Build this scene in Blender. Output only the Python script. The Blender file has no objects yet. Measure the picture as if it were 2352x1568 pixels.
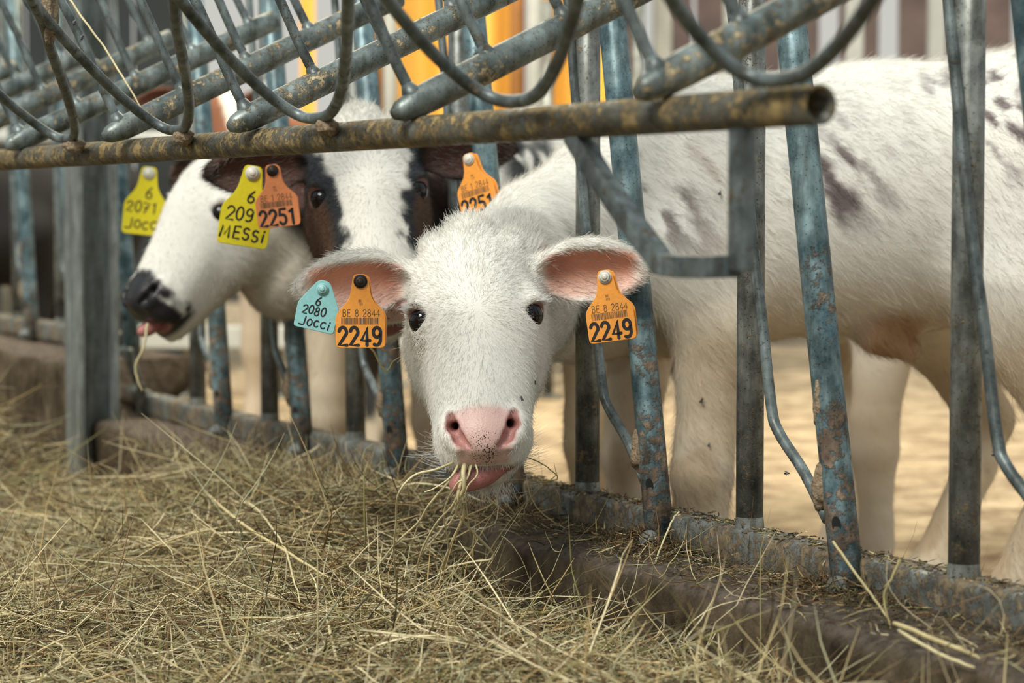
HAYK = 1.0
HAIRK = 1.0
import bpy, math, random
import numpy as np
from mathutils import Vector, Matrix

random.seed(7)
rng = np.random.default_rng(11)
S = bpy.context.scene
COL = S.collection

# ------------------------------------------------------------------ camera
FPX, HZ, CH = 5227.0, 500.0, 0.66           # focal length in px, horizon row, camera height
TH = math.atan((784 - HZ) / FPX)
cam_d = bpy.data.cameras.new('camera')
cam_d.lens = 36 * FPX / 2352
cam_d.sensor_width = 36
cam_d.clip_start = 0.05
cam_d.dof.use_dof = True
cam_d.dof.focus_distance = 2.82
cam_d.dof.aperture_fstop = 5.0
cam = bpy.data.objects.new('camera', cam_d)
COL.objects.link(cam)
cam.location = (0, 0, CH)
cam.rotation_euler = (math.pi / 2 - TH, 0, 0)
S.camera = cam

# ------------------------------------------------------------------ light
S.view_settings.view_transform = 'Standard'
S.view_settings.look = 'None'
S.view_settings.gamma = 1
S.view_settings.use_curve_mapping = False
S.view_settings.exposure = 0.10
S.cycles.use_denoising = True
S.cycles.max_bounces = 6
S.cycles.diffuse_bounces = 3
S.cycles.transparent_max_bounces = 4
S.cycles.use_adaptive_sampling = True
S.cycles.adaptive_threshold = 0.02
S.cycles_curves.shape = 'RIBBONS'
W = bpy.data.worlds.new('sky')
S.world = W
W.use_nodes = True
nt = W.node_tree
bg = nt.nodes['Background']
tc = nt.nodes.new('ShaderNodeTexCoord')
sx = nt.nodes.new('ShaderNodeSeparateXYZ')
cr = nt.nodes.new('ShaderNodeValToRGB')
nt.links.new(tc.outputs['Generated'], sx.inputs[0])
nt.links.new(sx.outputs['Z'], cr.inputs[0])
nt.links.new(cr.outputs[0], bg.inputs[0])
e = cr.color_ramp.elements
e[0].position = 0.0; e[0].color = (0.14, 0.13, 0.10, 1)
e[1].position = 0.02; e[1].color = (1.0, 0.98, 0.90, 1)
q_ = e.new(0.25); q_.color = (0.98, 1.0, 0.96, 1)
q_ = e.new(0.8); q_.color = (0.84, 1.0, 1.06, 1)
bg.inputs[1].default_value = 0.56

def sun(name, rot, strength, color, angle):
    d = bpy.data.lights.new(name, 'SUN')
    d.energy = strength; d.color = color; d.angle = angle
    o = bpy.data.objects.new(name, d); COL.objects.link(o)
    o.rotation_euler = rot
    return o
sun('daylight', (math.radians(42), 0, math.radians(-32)), 3.3, (1.0, 0.95, 0.84), math.radians(22))

def area(name, loc, target, sx_, sy_, power, color):
    d = bpy.data.lights.new(name, 'AREA')
    d.shape = 'RECTANGLE'; d.size = sx_; d.size_y = sy_; d.energy = power; d.color = color
    o = bpy.data.objects.new(name, d); COL.objects.link(o)
    o.location = loc
    o.rotation_euler = (Vector(target) - Vector(loc)).to_track_quat('-Z', 'Y').to_euler()
    return o
area('pen_floor_fill', (-0.4, 6.8, 3.2), (-0.5, 6.4, 0), 3.0, 1.6, 130, (1.0, 0.86, 0.6))  # added area lamp, stands in for sunlight on the pen floor

# ------------------------------------------------------------------ helpers
def at(px, py, Y):
    """world point seen at a photo pixel, at depth Y"""
    u, v = (px - 1176) / FPX, (784 - py) / FPX
    d = np.array([u, math.cos(TH) + v * math.sin(TH), -math.sin(TH) + v * math.cos(TH)])
    p = d * (Y / d[1])
    return np.array([p[0], p[1], p[2] + CH])

def nrm(v):
    v = np.asarray(v, float)
    return v / (np.linalg.norm(v, axis=-1, keepdims=True) + 1e-12)

def empty(name, loc=(0, 0, 0), rz=0.0):
    o = bpy.data.objects.new(name, None); COL.objects.link(o)
    o.location = loc; o.rotation_euler = (0, 0, rz)
    o.empty_display_size = 0.05
    return o

def tag(o, label=None, cat=None, group=None, kind=None):
    if label: o['label'] = label
    if cat: o['category'] = cat
    if group: o['group'] = group
    if kind: o['kind'] = kind
    return o

def mesh_obj(name, V, F, mat, parent=None, smooth=True, cols=None, attrs=None):
    """V (n,3) array in parent space, F list / array of faces"""
    me = bpy.data.meshes.new(name)
    V = np.asarray(V, np.float32)
    if isinstance(F, np.ndarray):
        k = F.shape[1]
        me.vertices.add(len(V)); me.vertices.foreach_set('co', V.ravel())
        me.loops.add(F.size); me.loops.foreach_set('vertex_index', F.astype(np.int32).ravel())
        me.polygons.add(len(F))
        me.polygons.foreach_set('loop_start', np.arange(0, F.size, k, dtype=np.int32))
        me.update(calc_edges=True)
    else:
        me.from_pydata(V.tolist(), [], [list(map(int, f)) for f in F])
    me.validate()
    if smooth:
        me.polygons.foreach_set('use_smooth', np.ones(len(me.polygons), bool))
    if cols is not None:
        a = me.color_attributes.new('col', 'FLOAT_COLOR', 'POINT')
        c = np.ones((len(V), 4), np.float32); c[:, :3] = cols
        a.data.foreach_set('color', c.ravel())
    for k_, v_ in (attrs or {}).items():
        a = me.attributes.new(k_, 'FLOAT', 'POINT')
        a.data.foreach_set('value', np.asarray(v_, np.float32))
    o = bpy.data.objects.new(name, me); COL.objects.link(o)
    if mat: me.materials.append(mat)
    if parent: o.parent = parent
    return o

class MB:
    """collects vertices and faces of one mesh"""
    def __init__(s): s.V = []; s.F = []
    def add(s, V, F):
        b = len(s.V); s.V += [tuple(map(float, v)) for v in V]; s.F += [[b + i for i in f] for f in F]
    def build(s, name, mat, parent=None, smooth=True, bevel=0, auto=None, subsurf=0):
        o = mesh_obj(name, np.array(s.V), s.F, mat, parent, smooth)
        if bevel:
            m = o.modifiers.new('bevel', 'BEVEL'); m.width = bevel; m.segments = 3; m.limit_method = 'ANGLE'
        if subsurf:
            m = o.modifiers.new('subd', 'SUBSURF'); m.levels = subsurf; m.render_levels = subsurf
        return o
    def box(s, c, u, v, w):
        """c centre, u v w half-vectors"""
        c, u, v, w = map(lambda a: np.asarray(a, float), (c, u, v, w))
        P = [c + a * u + b * v + d * w for a in (-1, 1) for b in (-1, 1) for d in (-1, 1)]
        F = [(0, 1, 3, 2), (4, 6, 7, 5), (0, 4, 5, 1), (2, 3, 7, 6), (0, 2, 6, 4), (1, 5, 7, 3)]
        if np.dot(np.cross(u, v), w) < 0: F = [f[::-1] for f in F]
        s.add(P, F)
    def tube(s, pts, r, seg=12, caps=True, hollow=0, squash=None):
        """round tube along a polyline with parallel-transport frames; r may be a list"""
        P = np.asarray(pts, float); n = len(P)
        R = np.full(n, r) if np.isscalar(r) else np.asarray(r, float)
        T = np.gradient(P, axis=0); T = nrm(T)
        a = np.array([0, 0, 1.0]) if abs(T[0][2]) < 0.9 else np.array([1.0, 0, 0])
        N = nrm(np.cross(T[0], a)); rings = []
        for i in range(n):
            N = nrm(N - T[i] * np.dot(N, T[i])); B = np.cross(T[i], N)
            th = np.arange(seg) * 2 * math.pi / seg
            rings.append(P[i] + R[i] * (np.cos(th)[:, None] * N + np.sin(th)[:, None] * B))
        V = np.concatenate(rings); F = []
        for i in range(n - 1):
            for j in range(seg):
                k = (j + 1) % seg
                F.append((i * seg + j, i * seg + k, (i + 1) * seg + k, (i + 1) * seg + j))
        if hollow:
            o = len(V)
            for i, sgn in ((0, 1), (n - 1, -1)):
                ring = P[i] + (rings[i] - P[i]) * hollow
                deep = ring + T[i] * sgn * R[i] * 5
                b = len(V); V = np.concatenate([V, ring, deep])
                for j in range(seg):
                    k = (j + 1) % seg
                    q = [(i * seg + j, b + j, b + k, i * seg + k), (b + j, b + seg + j, b + seg + k, b + k)]
                    F += q if i == 0 else [f[::-1] for f in q]
                F.append(tuple(range(b + seg, b + 2 * seg))[::(1 if i else -1)])
        elif caps:
            F.append(tuple(range(seg))[::-1]); F.append(tuple(range((n - 1) * seg, n * seg)))
        s.add(V, F)

def spline(pts, n=8):
    """Catmull-Rom through the points"""
    P = np.asarray(pts, float)
    P = np.vstack([2 * P[0] - P[1], P, 2 * P[-1] - P[-2]])
    out = []
    for i in range(1, len(P) - 2):
        for t in np.linspace(0, 1, n, endpoint=False):
            a, b, c, d = P[i - 1:i + 3]
            out.append(0.5 * ((2 * b) + (c - a) * t + (2 * a - 5 * b + 4 * c - d) * t * t + (-a + 3 * b - 3 * c + d) * t ** 3))
    out.append(P[-2])
    return np.array(out)

def vnoise(p, f, seed=0):
    """value noise in 0..1 on (n,3) points"""
    q = np.asarray(p, float) * f + seed * 17.31
    i = np.floor(q).astype(np.int64); w = q - i; w = w * w * (3 - 2 * w)
    def h(a, b, c):
        x = (a * 374761393 + b * 668265263 + c * 2147483647 + seed * 1274126177) & 0xffffffff
        x = ((x ^ (x >> 13)) * 1274126177) & 0xffffffff
        return ((x ^ (x >> 16)) & 0xffff) / 65535.0
    r = 0
    for a in (0, 1):
        for b in (0, 1):
            for c in (0, 1):
                wt = (w[:, 0] if a else 1 - w[:, 0]) * (w[:, 1] if b else 1 - w[:, 1]) * (w[:, 2] if c else 1 - w[:, 2])
                r = r + wt * h(i[:, 0] + a, i[:, 1] + b, i[:, 2] + c)
    return r

def ss(a, b, x):
    t = np.clip((x - a) / (b - a), 0, 1)
    return t * t * (3 - 2 * t)

# ------------------------------------------------------------------ materials
def new_mat(name):
    m = bpy.data.materials.new(name); m.use_nodes = True
    return m, m.node_tree, m.node_tree.nodes['Principled BSDF']

def N(nt, t, **kw):
    n = nt.nodes.new(t)
    for k, v in kw.items():
        if k in n.inputs: n.inputs[k].default_value = v
        else: setattr(n, k, v)
    return n

def plain(name, col, rough=0.6, metal=0.0, spec=0.5, bump=0.0, scale=60, var=0.0, coat=0.0):
    m, nt, b = new_mat(name)
    b.inputs['Base Color'].default_value = (*col, 1)
    b.inputs['Roughness'].default_value = rough
    b.inputs['Metallic'].default_value = metal
    b.inputs['Specular IOR Level'].default_value = spec
    b.inputs['Coat Weight'].default_value = coat
    if bump or var:
        g = N(nt, 'ShaderNodeNewGeometry')
        n = N(nt, 'ShaderNodeTexNoise', Scale=scale, Detail=5.0)
        nt.links.new(g.outputs['Position'], n.inputs['Vector'])
        if bump:
            bp = N(nt, 'ShaderNodeBump', Strength=bump, Distance=0.005)
            nt.links.new(n.outputs[0], bp.inputs['Height']); nt.links.new(bp.outputs[0], b.inputs['Normal'])
        if var:
            r = N(nt, 'ShaderNodeValToRGB'); el = r.color_ramp.elements
            el[0].position = 0.3; el[1].position = 0.7
            el[0].color = (*[c * (1 - var) for c in col], 1); el[1].color = (*[min(1, c * (1 + var)) for c in col], 1)
            nt.links.new(n.outputs[0], r.inputs[0]); nt.links.new(r.outputs[0], b.inputs['Base Color'])
    return m

def dirty_metal(name, base, light, mud, mud2, amount, mud_scale=14, z_lo=None, streak=0.85):
    """galvanised steel: zinc mottling, dried muck patches with relief, fine dark specks; z_lo: more muck near the foot"""
    m, nt, b = new_mat(name); L = nt.links.new
    g = N(nt, 'ShaderNodeNewGeometry'); P = g.outputs['Position']
    n1 = N(nt, 'ShaderNodeTexNoise', Scale=26.0, Detail=6.0, Roughness=0.65); L(P, n1.inputs['Vector'])
    r1 = N(nt, 'ShaderNodeValToRGB'); el = r1.color_ramp.elements
    el[0].position = 0.36; el[0].color = (*base, 1); el[1].position = 0.66; el[1].color = (*light, 1)
    L(n1.outputs[0], r1.inputs[0])
    n2 = N(nt, 'ShaderNodeTexNoise', Scale=float(mud_scale), Detail=9.0, Roughness=0.68); L(P, n2.inputs['Vector'])
    nf = N(nt, 'ShaderNodeTexNoise', Scale=float(mud_scale) * 6, Detail=6.0, Roughness=0.7); L(P, nf.inputs['Vector'])
    mf = N(nt, 'ShaderNodeMix'); mf.inputs[0].default_value = 0.5; L(n2.outputs[0], mf.inputs[2]); L(nf.outputs[0], mf.inputs[3])
    thr = mf.outputs[0]
    if z_lo is not None:
        sp = N(nt, 'ShaderNodeSeparateXYZ'); L(P, sp.inputs[0])
        mr = N(nt, 'ShaderNodeMapRange'); L(sp.outputs['Z'], mr.inputs[0])
        mr.inputs[1].default_value = z_lo[0]; mr.inputs[2].default_value = z_lo[1]
        mr.inputs[3].default_value = z_lo[2]; mr.inputs[4].default_value = 0.0
        ad = N(nt, 'ShaderNodeMath', operation='ADD'); L(thr, ad.inputs[0]); L(mr.outputs[0], ad.inputs[1]); thr = ad.outputs[0]
    r2 = N(nt, 'ShaderNodeValToRGB'); el = r2.color_ramp.elements
    el[0].position = 1 - amount; el[0].color = (0, 0, 0, 1); el[1].position = min(1, 1 - amount + 0.05); el[1].color = (1, 1, 1, 1)
    L(thr, r2.inputs[0])
    n3 = N(nt, 'ShaderNodeTexNoise', Scale=60.0, Detail=6.0); L(P, n3.inputs['Vector'])
    r3 = N(nt, 'ShaderNodeValToRGB'); el = r3.color_ramp.elements
    el[0].position = 0.35; el[0].color = (*mud2, 1); el[1].position = 0.65; el[1].color = (*mud, 1)
    L(n3.outputs[0], r3.inputs[0])
    mx = N(nt, 'ShaderNodeMix', data_type='RGBA')
    L(r2.outputs[0], mx.inputs[0]); L(r1.outputs[0], mx.inputs[6]); L(r3.outputs[0], mx.inputs[7])
    mp = N(nt, 'ShaderNodeMapping'); mp.inputs['Scale'].default_value = (1, 1, 0.16); L(P, mp.inputs[0])
    ns = N(nt, 'ShaderNodeTexNoise', Scale=62.0, Detail=5.0, Roughness=0.6); L(mp.outputs[0], ns.inputs['Vector'])
    rs = N(nt, 'ShaderNodeValToRGB'); el = rs.color_ramp.elements
    el[0].position = 0.36; el[0].color = (0.42, 0.39, 0.34, 1); el[1].position = 0.60; el[1].color = (1.05, 1.05, 1.05, 1)
    L(ns.outputs[0], rs.inputs[0])
    ms = N(nt, 'ShaderNodeMix', data_type='RGBA', blend_type='MULTIPLY'); ms.inputs[0].default_value = streak
    L(mx.outputs[2], ms.inputs[6]); L(rs.outputs[0], ms.inputs[7]); mx = ms
    v = N(nt, 'ShaderNodeTexVoronoi', Scale=190.0); L(P, v.inputs['Vector'])
    r4 = N(nt, 'ShaderNodeValToRGB'); el = r4.color_ramp.elements
    el[0].position = 0.12; el[0].color = (0.16, 0.13, 0.1, 1); el[1].position = 0.2; el[1].color = (1, 1, 1, 1)
    L(v.outputs['Distance'], r4.inputs[0])
    m2 = N(nt, 'ShaderNodeMix', data_type='RGBA', blend_type='MULTIPLY'); m2.inputs[0].default_value = 0.8
    L(mx.outputs[2], m2.inputs[6]); L(r4.outputs[0], m2.inputs[7])
    L(m2.outputs[2], b.inputs['Base Color'])
    inv = N(nt, 'ShaderNodeMapRange'); L(r2.outputs[0], inv.inputs[0])
    inv.inputs[3].default_value = 0.35; inv.inputs[4].default_value = 0.0; L(inv.outputs[0], b.inputs['Metallic'])
    ro = N(nt, 'ShaderNodeMapRange'); L(r2.outputs[0], ro.inputs[0])
    ro.inputs[3].default_value = 0.42; ro.inputs[4].default_value = 0.9; L(ro.outputs[0], b.inputs['Roughness'])
    h = N(nt, 'ShaderNodeMath', operation='MULTIPLY'); L(r2.outputs[0], h.inputs[0]); L(n3.outputs[0], h.inputs[1])
    bp = N(nt, 'ShaderNodeBump', Strength=0.8, Distance=0.004); L(h.outputs[0], bp.inputs['Height'])
    L(bp.outputs[0], b.inputs['Normal'])
    return m

ZB, ZL = (0.11, 0.125, 0.122), (0.33, 0.355, 0.34)
M_POST = dirty_metal('galvanised steel of the barrier', ZB, ZL, (0.40, 0.32, 0.19), (0.20, 0.15, 0.10), 0.43, 30, (0.25, 0.75, 0.05))
M_RAIL = dirty_metal('mucky galvanised rail', ZB, ZL, (0.27, 0.21, 0.13), (0.10, 0.075, 0.05), 0.53, 16, streak=0.4)
M_RACK = dirty_metal('flaking galvanised rack tube', (0.09, 0.118, 0.12), (0.30, 0.355, 0.35), (0.58, 0.48, 0.30), (0.34, 0.26, 0.15), 0.475, 20)
M_TUBE = dirty_metal('worn muddy rack tube', (0.085, 0.085, 0.07), (0.20, 0.20, 0.17), (0.38, 0.28, 0.12), (0.12, 0.09, 0.05), 0.53, 22, streak=0.3)
M_ROD = dirty_metal('galvanised rod', (0.07, 0.09, 0.095), (0.24, 0.29, 0.30), (0.24, 0.18, 0.10), (0.09, 0.07, 0.04), 0.43, 12)
M_COLUMN = dirty_metal('galvanised column steel', (0.24, 0.28, 0.28), (0.36, 0.40, 0.40), (0.34, 0.27, 0.18), (0.2, 0.16, 0.1), 0.36, 5)
M_BOLT = plain('zinc bolt', (0.35, 0.38, 0.38), 0.4, 0.6)
M_HOLE = plain('dark hole', (0.01, 0.01, 0.01), 0.9)

# ------------------------------------------------------------------ organic surfaces (distance fields meshed with surface nets)
def smin(a, b, k):
    h = np.maximum(k - np.abs(a - b), 0) / k
    return np.minimum(a, b) - h * h * k * 0.25

def smax(a, b, k): return -smin(-a, -b, k)

def cone(p, a, b, ra, rb):
    a = np.asarray(a, float); ab = np.asarray(b, float) - a
    t = np.clip(((p - a) @ ab) / (ab @ ab), 0, 1)
    return np.linalg.norm(p - a - t[:, None] * ab, axis=1) - (ra + (rb - ra) * t)

def chain(p, pts, rs, k=0.02):
    d = None
    for i in range(len(pts) - 1):
        e_ = cone(p, pts[i], pts[i + 1], rs[i], rs[i + 1])
        d = e_ if d is None else smin(d, e_, k)
    return d

def ell(p, c, r, ax=None):
    q = p - np.asarray(c, float)
    if ax is not None: q = q @ np.asarray(ax, float).T
    r = np.asarray(r, float)
    k0 = np.linalg.norm(q / r, axis=1); k1 = np.linalg.norm(q / (r * r), axis=1)
    return k0 * (k0 - 1) / (k1 + 1e-9)

def surface_net(f, xs, ys, zs, bs=8):
    nx, ny, nz = len(xs), len(ys), len(zs)
    vals = np.empty((nx, ny, nz), np.float32)
    bl = [[(i, min(i + bs, n)) for i in range(0, n, bs)] for n in (nx, ny, nz)]
    B = [(a, b, c) for a in bl[0] for b in bl[1] for c in bl[2]]
    lo = np.array([(xs[a[0]], ys[b[0]], zs[c[0]]) for a, b, c in B])
    hi = np.array([(xs[a[1] - 1], ys[b[1] - 1], zs[c[1] - 1]) for a, b, c in B])
    ce, ra = (lo + hi) / 2, np.linalg.norm(hi - lo, axis=1) / 2
    d = f(ce)
    act = np.abs(d) < 1.35 * ra + 0.025
    pts, sl = [], []
    for (a, b, c), dd, on in zip(B, d, act):
        s = (slice(*a), slice(*b), slice(*c))
        if not on: vals[s] = 1.0 if dd > 0 else -1.0
        else:
            g = np.stack(np.meshgrid(xs[s[0]], ys[s[1]], zs[s[2]], indexing='ij'), -1)
            sl.append((s, g.shape[:3])); pts.append(g.reshape(-1, 3))
    P = np.concatenate(pts); out = np.empty(len(P), np.float32)
    for i in range(0, len(P), 400000): out[i:i + 400000] = f(P[i:i + 400000])
    o = 0
    for s, sh in sl:
        n = sh[0] * sh[1] * sh[2]; vals[s] = out[o:o + n].reshape(sh); o += n
    ins = vals < 0
    cnt = np.zeros((nx - 1, ny - 1, nz - 1), np.int8)
    for a in (0, 1):
        for b in (0, 1):
            for c in (0, 1):
                cnt += ins[a:nx - 1 + a, b:ny - 1 + b, c:nz - 1 + c]
    I = np.argwhere((cnt > 0) & (cnt < 8))
    idx = np.full(cnt.shape, -1, np.int32); idx[tuple(I.T)] = np.arange(len(I))
    acc = np.zeros((len(I), 3)); num = np.zeros(len(I))
    G = (xs, ys, zs)
    cor = [(a, b, c) for a in (0, 1) for b in (0, 1) for c in (0, 1)]
    for u in cor:
        for ax in range(3):
            if u[ax]: continue
            w = list(u); w[ax] = 1
            iu = I + np.array(u); iw = I + np.array(w)
            vu = vals[tuple(iu.T)]; vw = vals[tuple(iw.T)]
            m = (vu < 0) != (vw < 0)
            t = np.where(m, vu / np.where(m, vu - vw, 1), 0)
            pu = np.stack([G[q][iu[:, q]] for q in range(3)], 1); pw = np.stack([G[q][iw[:, q]] for q in range(3)], 1)
            acc += np.where(m[:, None], pu + t[:, None] * (pw - pu), 0); num += m
    V = acc / num[:, None]
    F = []
    for ax in range(3):
        b, c = (ax + 1) % 3, (ax + 2) % 3
        s0 = [slice(None)] * 3; s1 = [slice(None)] * 3
        s0[ax] = slice(0, -1); s1[ax] = slice(1, None)
        A, Z = ins[tuple(s0)], ins[tuple(s1)]
        E = np.argwhere(A != Z)
        ok = (E[:, b] > 0) & (E[:, c] > 0) & (E[:, b] < cnt.shape[b]) & (E[:, c] < cnt.shape[c])
        E = E[ok]; flip = A[tuple(E.T)]
        def cell(db, dc):
            q = E.copy(); q[:, b] += db; q[:, c] += dc
            return idx[tuple(q.T)]
        Q = np.stack([cell(-1, -1), cell(0, -1), cell(0, 0), cell(-1, 0)], 1)
        Q = np.where(flip[:, None], Q, Q[:, ::-1])
        F.append(Q)
    F = np.concatenate(F); F = F[(F >= 0).all(1)]
    Nn = None
    for it in range(2):
        h = 0.0015
        g = np.stack([f(V + d_) - f(V - d_) for d_ in np.eye(3) * h], 1) / (2 * h)
        gl = np.linalg.norm(g, axis=1) + 1e-6
        Nn = g / gl[:, None]
        V = V - Nn * np.clip(f(V) / gl, -0.0025, 0.0025)[:, None]
    return V, F, Nn

def axis_grid(segs):
    """segs: (start, end, step) contiguous"""
    g = [np.arange(a, b, s) for a, b, s in segs]
    return np.concatenate(g + [[segs[-1][1]]])

# ------------------------------------------------------------------ calf head, in its own axes: x towards the calf's left, y up the face to the poll, z out of the face
EAR_N = nrm(np.array([0.16, -0.48, 0.87])); EAR_A = np.array([1.0, -0.02, -0.02])
EAR_A = nrm(EAR_A - EAR_N * np.dot(EAR_A, EAR_N)); EAR_H = np.cross(EAR_N, EAR_A)
EAR_C = np.array([0.150, 0.082, -0.045]); EAR_L = 0.088
EYE_C = np.array([0.0690, -0.0005, 0.000]); EYE_R = 0.0185

def ear_coords(q):
    e_ = q - EAR_C
    return e_ @ EAR_A, e_ @ EAR_H, e_ @ EAR_N

def head_sdf(p, mouth=1.0):
    x = p[:, 0]
    q = p.copy(); q[:, 0] = np.abs(x)
    d = ell(q, (0, 0.055, -0.04), (0.079, 0.087, 0.074))
    d = smin(d, ell(q, (0, 0.005, -0.03), (0.084, 0.068, 0.068)), 0.03)
    d = smin(d, cone(q, (0, 0.035, 0.0), (0, -0.13, 0.008), 0.044, 0.036), 0.035)
    d = smin(d, cone(q, (0, -0.02, -0.025), (0, -0.155, -0.010), 0.068, 0.047), 0.03)
    d = smin(d, cone(q, (0.03, -0.015, -0.035), (0.022, -0.15, -0.014), 0.05, 0.034), 0.03)
    d = smin(d, cone(q, (0.042, 0.0, -0.095), (0.02, -0.155, -0.055), 0.045, 0.024), 0.035)      # lower jaw
    d = smin(d, ell(q, (0.052, -0.02, -0.075), (0.034, 0.062, 0.05)), 0.03)                      # cheek
    d = smin(d, ell(q, (0.066, 0.02, -0.008), (0.021, 0.022, 0.022)), 0.022)                     # brow
    d = smin(d, ell(q, (0.0, 0.136, -0.022), (0.030, 0.020, 0.026)), 0.03)                       # poll
    d = smin(d, ell(q, (0.052, 0.112, -0.022), (0.017, 0.018, 0.018)), 0.018)                      # horn buds
    # muzzle
    d = smin(d, ell(q, (0, -0.170, 0.006), (0.046, 0.032, 0.037)), 0.02)
    d = smin(d, ell(q, (0.034, -0.170, -0.006), (0.024, 0.032, 0.035)), 0.018)
    d = smin(d, ell(q, (0.0385, -0.156, 0.021), (0.013, 0.02, 0.014)), 0.014)                    # nostril wing
    d = smin(d, ell(q, (0, -0.176, 0.030), (0.024, 0.022, 0.014)), 0.014)                        # nose pad
    d = smin(d, ell(q, (0, -0.188, -0.046), (0.034, 0.026, 0.026)), 0.02)                        # chin
    # mouth slit
    if mouth > 0:
        g = ell(p, (0.0, -0.212, -0.019), (0.046, 0.036, 0.0130 * mouth), [[1, 0, 0], [0, 0.94, 0.34], [0, -0.34, 0.94]])
        d = smax(d, -g, 0.008)
    # nostrils
    d = smin(d, chain(q, [(0.047, -0.158, 0.026), (0.0435, -0.176, 0.029), (0.034, -0.191, 0.030)], [0.006, 0.007, 0.005], 0.005), 0.010)
    n = chain(q, [(0.0400, -0.149, 0.0355), (0.0375, -0.164, 0.0355), (0.0300, -0.180, 0.0350), (0.0195, -0.1905, 0.0350)], [0.0035, 0.0065, 0.0062, 0.0030], 0.005)
    d = smax(d, -n, 0.005)
    n = cone(q, (0.0375, -0.163, 0.034), (0.028, -0.150, 0.006), 0.0050, 0.0045)
    d = smax(d, -n, 0.006)
    # eye socket
    s = ell(q, (0.081, -0.001, 0.012), (0.0165, 0.0100, 0.0195))
    d = smax(d, -s, 0.007)
    d = smin(d, ell(q, (0.0775, 0.0175, 0.009), (0.011, 0.005, 0.014)), 0.008)
    # ears
    ta, th, tn = ear_coords(q)
    u = ta / EAR_L
    rh = 0.043 * (1 - 0.22 * ss(0.25, 1.0, u) - 0.42 * ss(0.2, 1.0, -u))
    cc = 0.005 * u - 0.004
    o = (np.sqrt((th / rh) ** 2 + ((tn + 0.018 * (th / rh) ** 2 * -0.3) / 0.021) ** 2 + u ** 2) - 1) * 0.021
    i = (np.sqrt(((th + 0.006) / (rh * 0.76)) ** 2 + ((tn - 0.0125) / 0.0195) ** 2 + ((u + 0.06) / 0.84) ** 2) - 1) * 0.0195
    ear = smax(o, -i, 0.004)
    st = cone(q, (0.06, 0.075, -0.055), EAR_C - EAR_A * 0.058 - EAR_N * 0.006, 0.031, 0.021)
    st = smax(st, -i, 0.006)
    ear = smin(ear, st, 0.012)
    ear = smax(ear, -i, 0.005)
    return smin(d, ear, 0.016)

class Head:
    def __init__(s, o, ez, roll=0.0, tilt=28, scale=1.0):
        """o: midpoint of the eyes; ez: horizontal way the face looks; roll, tilt in degrees"""
        ez = nrm(np.array([ez[0], ez[1], 0.0])); up = np.array([0, 0, 1.0]); ex = np.cross(up, ez)
        r, t = math.radians(roll), math.radians(tilt)
        up2 = up * math.cos(t) - ez * math.sin(t); ez2 = ez * math.cos(t) + up * math.sin(t)
        s.x = ex * math.cos(r) + up2 * math.sin(r); s.y = -ex * math.sin(r) + up2 * math.cos(r); s.z = ez2
        s.o = np.asarray(o, float); s.k = scale
    def loc(s, P): 
        d = (P - s.o) / s.k
        return np.stack([d @ s.x, d @ s.y, d @ s.z], 1)
    def wor(s, L):
        L = np.atleast_2d(np.asarray(L, float)) * s.k
        return s.o + L[:, :1] * s.x + L[:, 1:2] * s.y + L[:, 2:] * s.z
    def w1(s, *L): return s.wor([L])[0]
    def dirw(s, L): return L[:, :1] * s.x + L[:, 1:2] * s.y + L[:, 2:] * s.z

def coat_material(name):
    m, nt, b = new_mat(name); L = nt.links.new
    a = N(nt, 'ShaderNodeAttribute', attribute_name='col')
    sp = N(nt, 'ShaderNodeAttribute', attribute_name='spk'); we = N(nt, 'ShaderNodeAttribute', attribute_name='wet')
    g = N(nt, 'ShaderNodeNewGeometry')
    v = N(nt, 'ShaderNodeTexVoronoi', Scale=400.0); L(g.outputs['Position'], v.inputs['Vector'])
    n = N(nt, 'ShaderNodeTexNoise', Scale=85.0, Detail=2.0); L(g.outputs['Position'], n.inputs['Vector'])
    lt = N(nt, 'ShaderNodeMath', operation='MULTIPLY'); L(n.outputs[0], lt.inputs[0]); L(sp.outputs['Fac'], lt.inputs[1])
    l2 = N(nt, 'ShaderNodeMath', operation='MULTIPLY'); L(lt.outputs[0], l2.inputs[0]); l2.inputs[1].default_value = 0.85
    cmp_ = N(nt, 'ShaderNodeMath', operation='LESS_THAN'); L(v.outputs['Distance'], cmp_.inputs[0]); L(l2.outputs[0], cmp_.inputs[1])
    mx = N(nt, 'ShaderNodeMix', data_type='RGBA'); L(cmp_.outputs[0], mx.inputs[0])
    L(a.outputs['Color'], mx.inputs[6]); mx.inputs[7].default_value = (0.03, 0.022, 0.02, 1)
    L(mx.outputs[2], b.inputs['Base Color'])
    ro = N(nt, 'ShaderNodeMapRange'); L(we.outputs['Fac'], ro.inputs[0]); ro.inputs[3].default_value = 0.8; ro.inputs[4].default_value = 0.33
    L(ro.outputs[0], b.inputs['Roughness'])
    b.inputs['Specular IOR Level'].default_value = 0.35
    b.inputs['Subsurface Weight'].default_value = 0.0
    n2 = N(nt, 'ShaderNodeTexNoise', Scale=420.0, Detail=3.0); L(g.outputs['Position'], n2.inputs['Vector'])
    bp = N(nt, 'ShaderNodeBump', Strength=0.35, Distance=0.002); L(n2.outputs[0], bp.inputs['Height']); L(bp.outputs[0], b.inputs['Normal'])
    return m
M_COAT = coat_material('calf coat and skin')
def fur_material():
    m, nt, b = new_mat('calf hair'); L = nt.links.new
    a = N(nt, 'ShaderNodeAttribute', attribute_name='hcol'); L(a.outputs['Color'], b.inputs['Base Color'])
    b.inputs['Roughness'].default_value = 0.65; b.inputs['Specular IOR Level'].default_value = 0.25
    return m
M_FUR = fur_material()
M_EYE = plain('dark wet eye', (0.004, 0.003, 0.004), 0.03, 0, 0.45)
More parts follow.
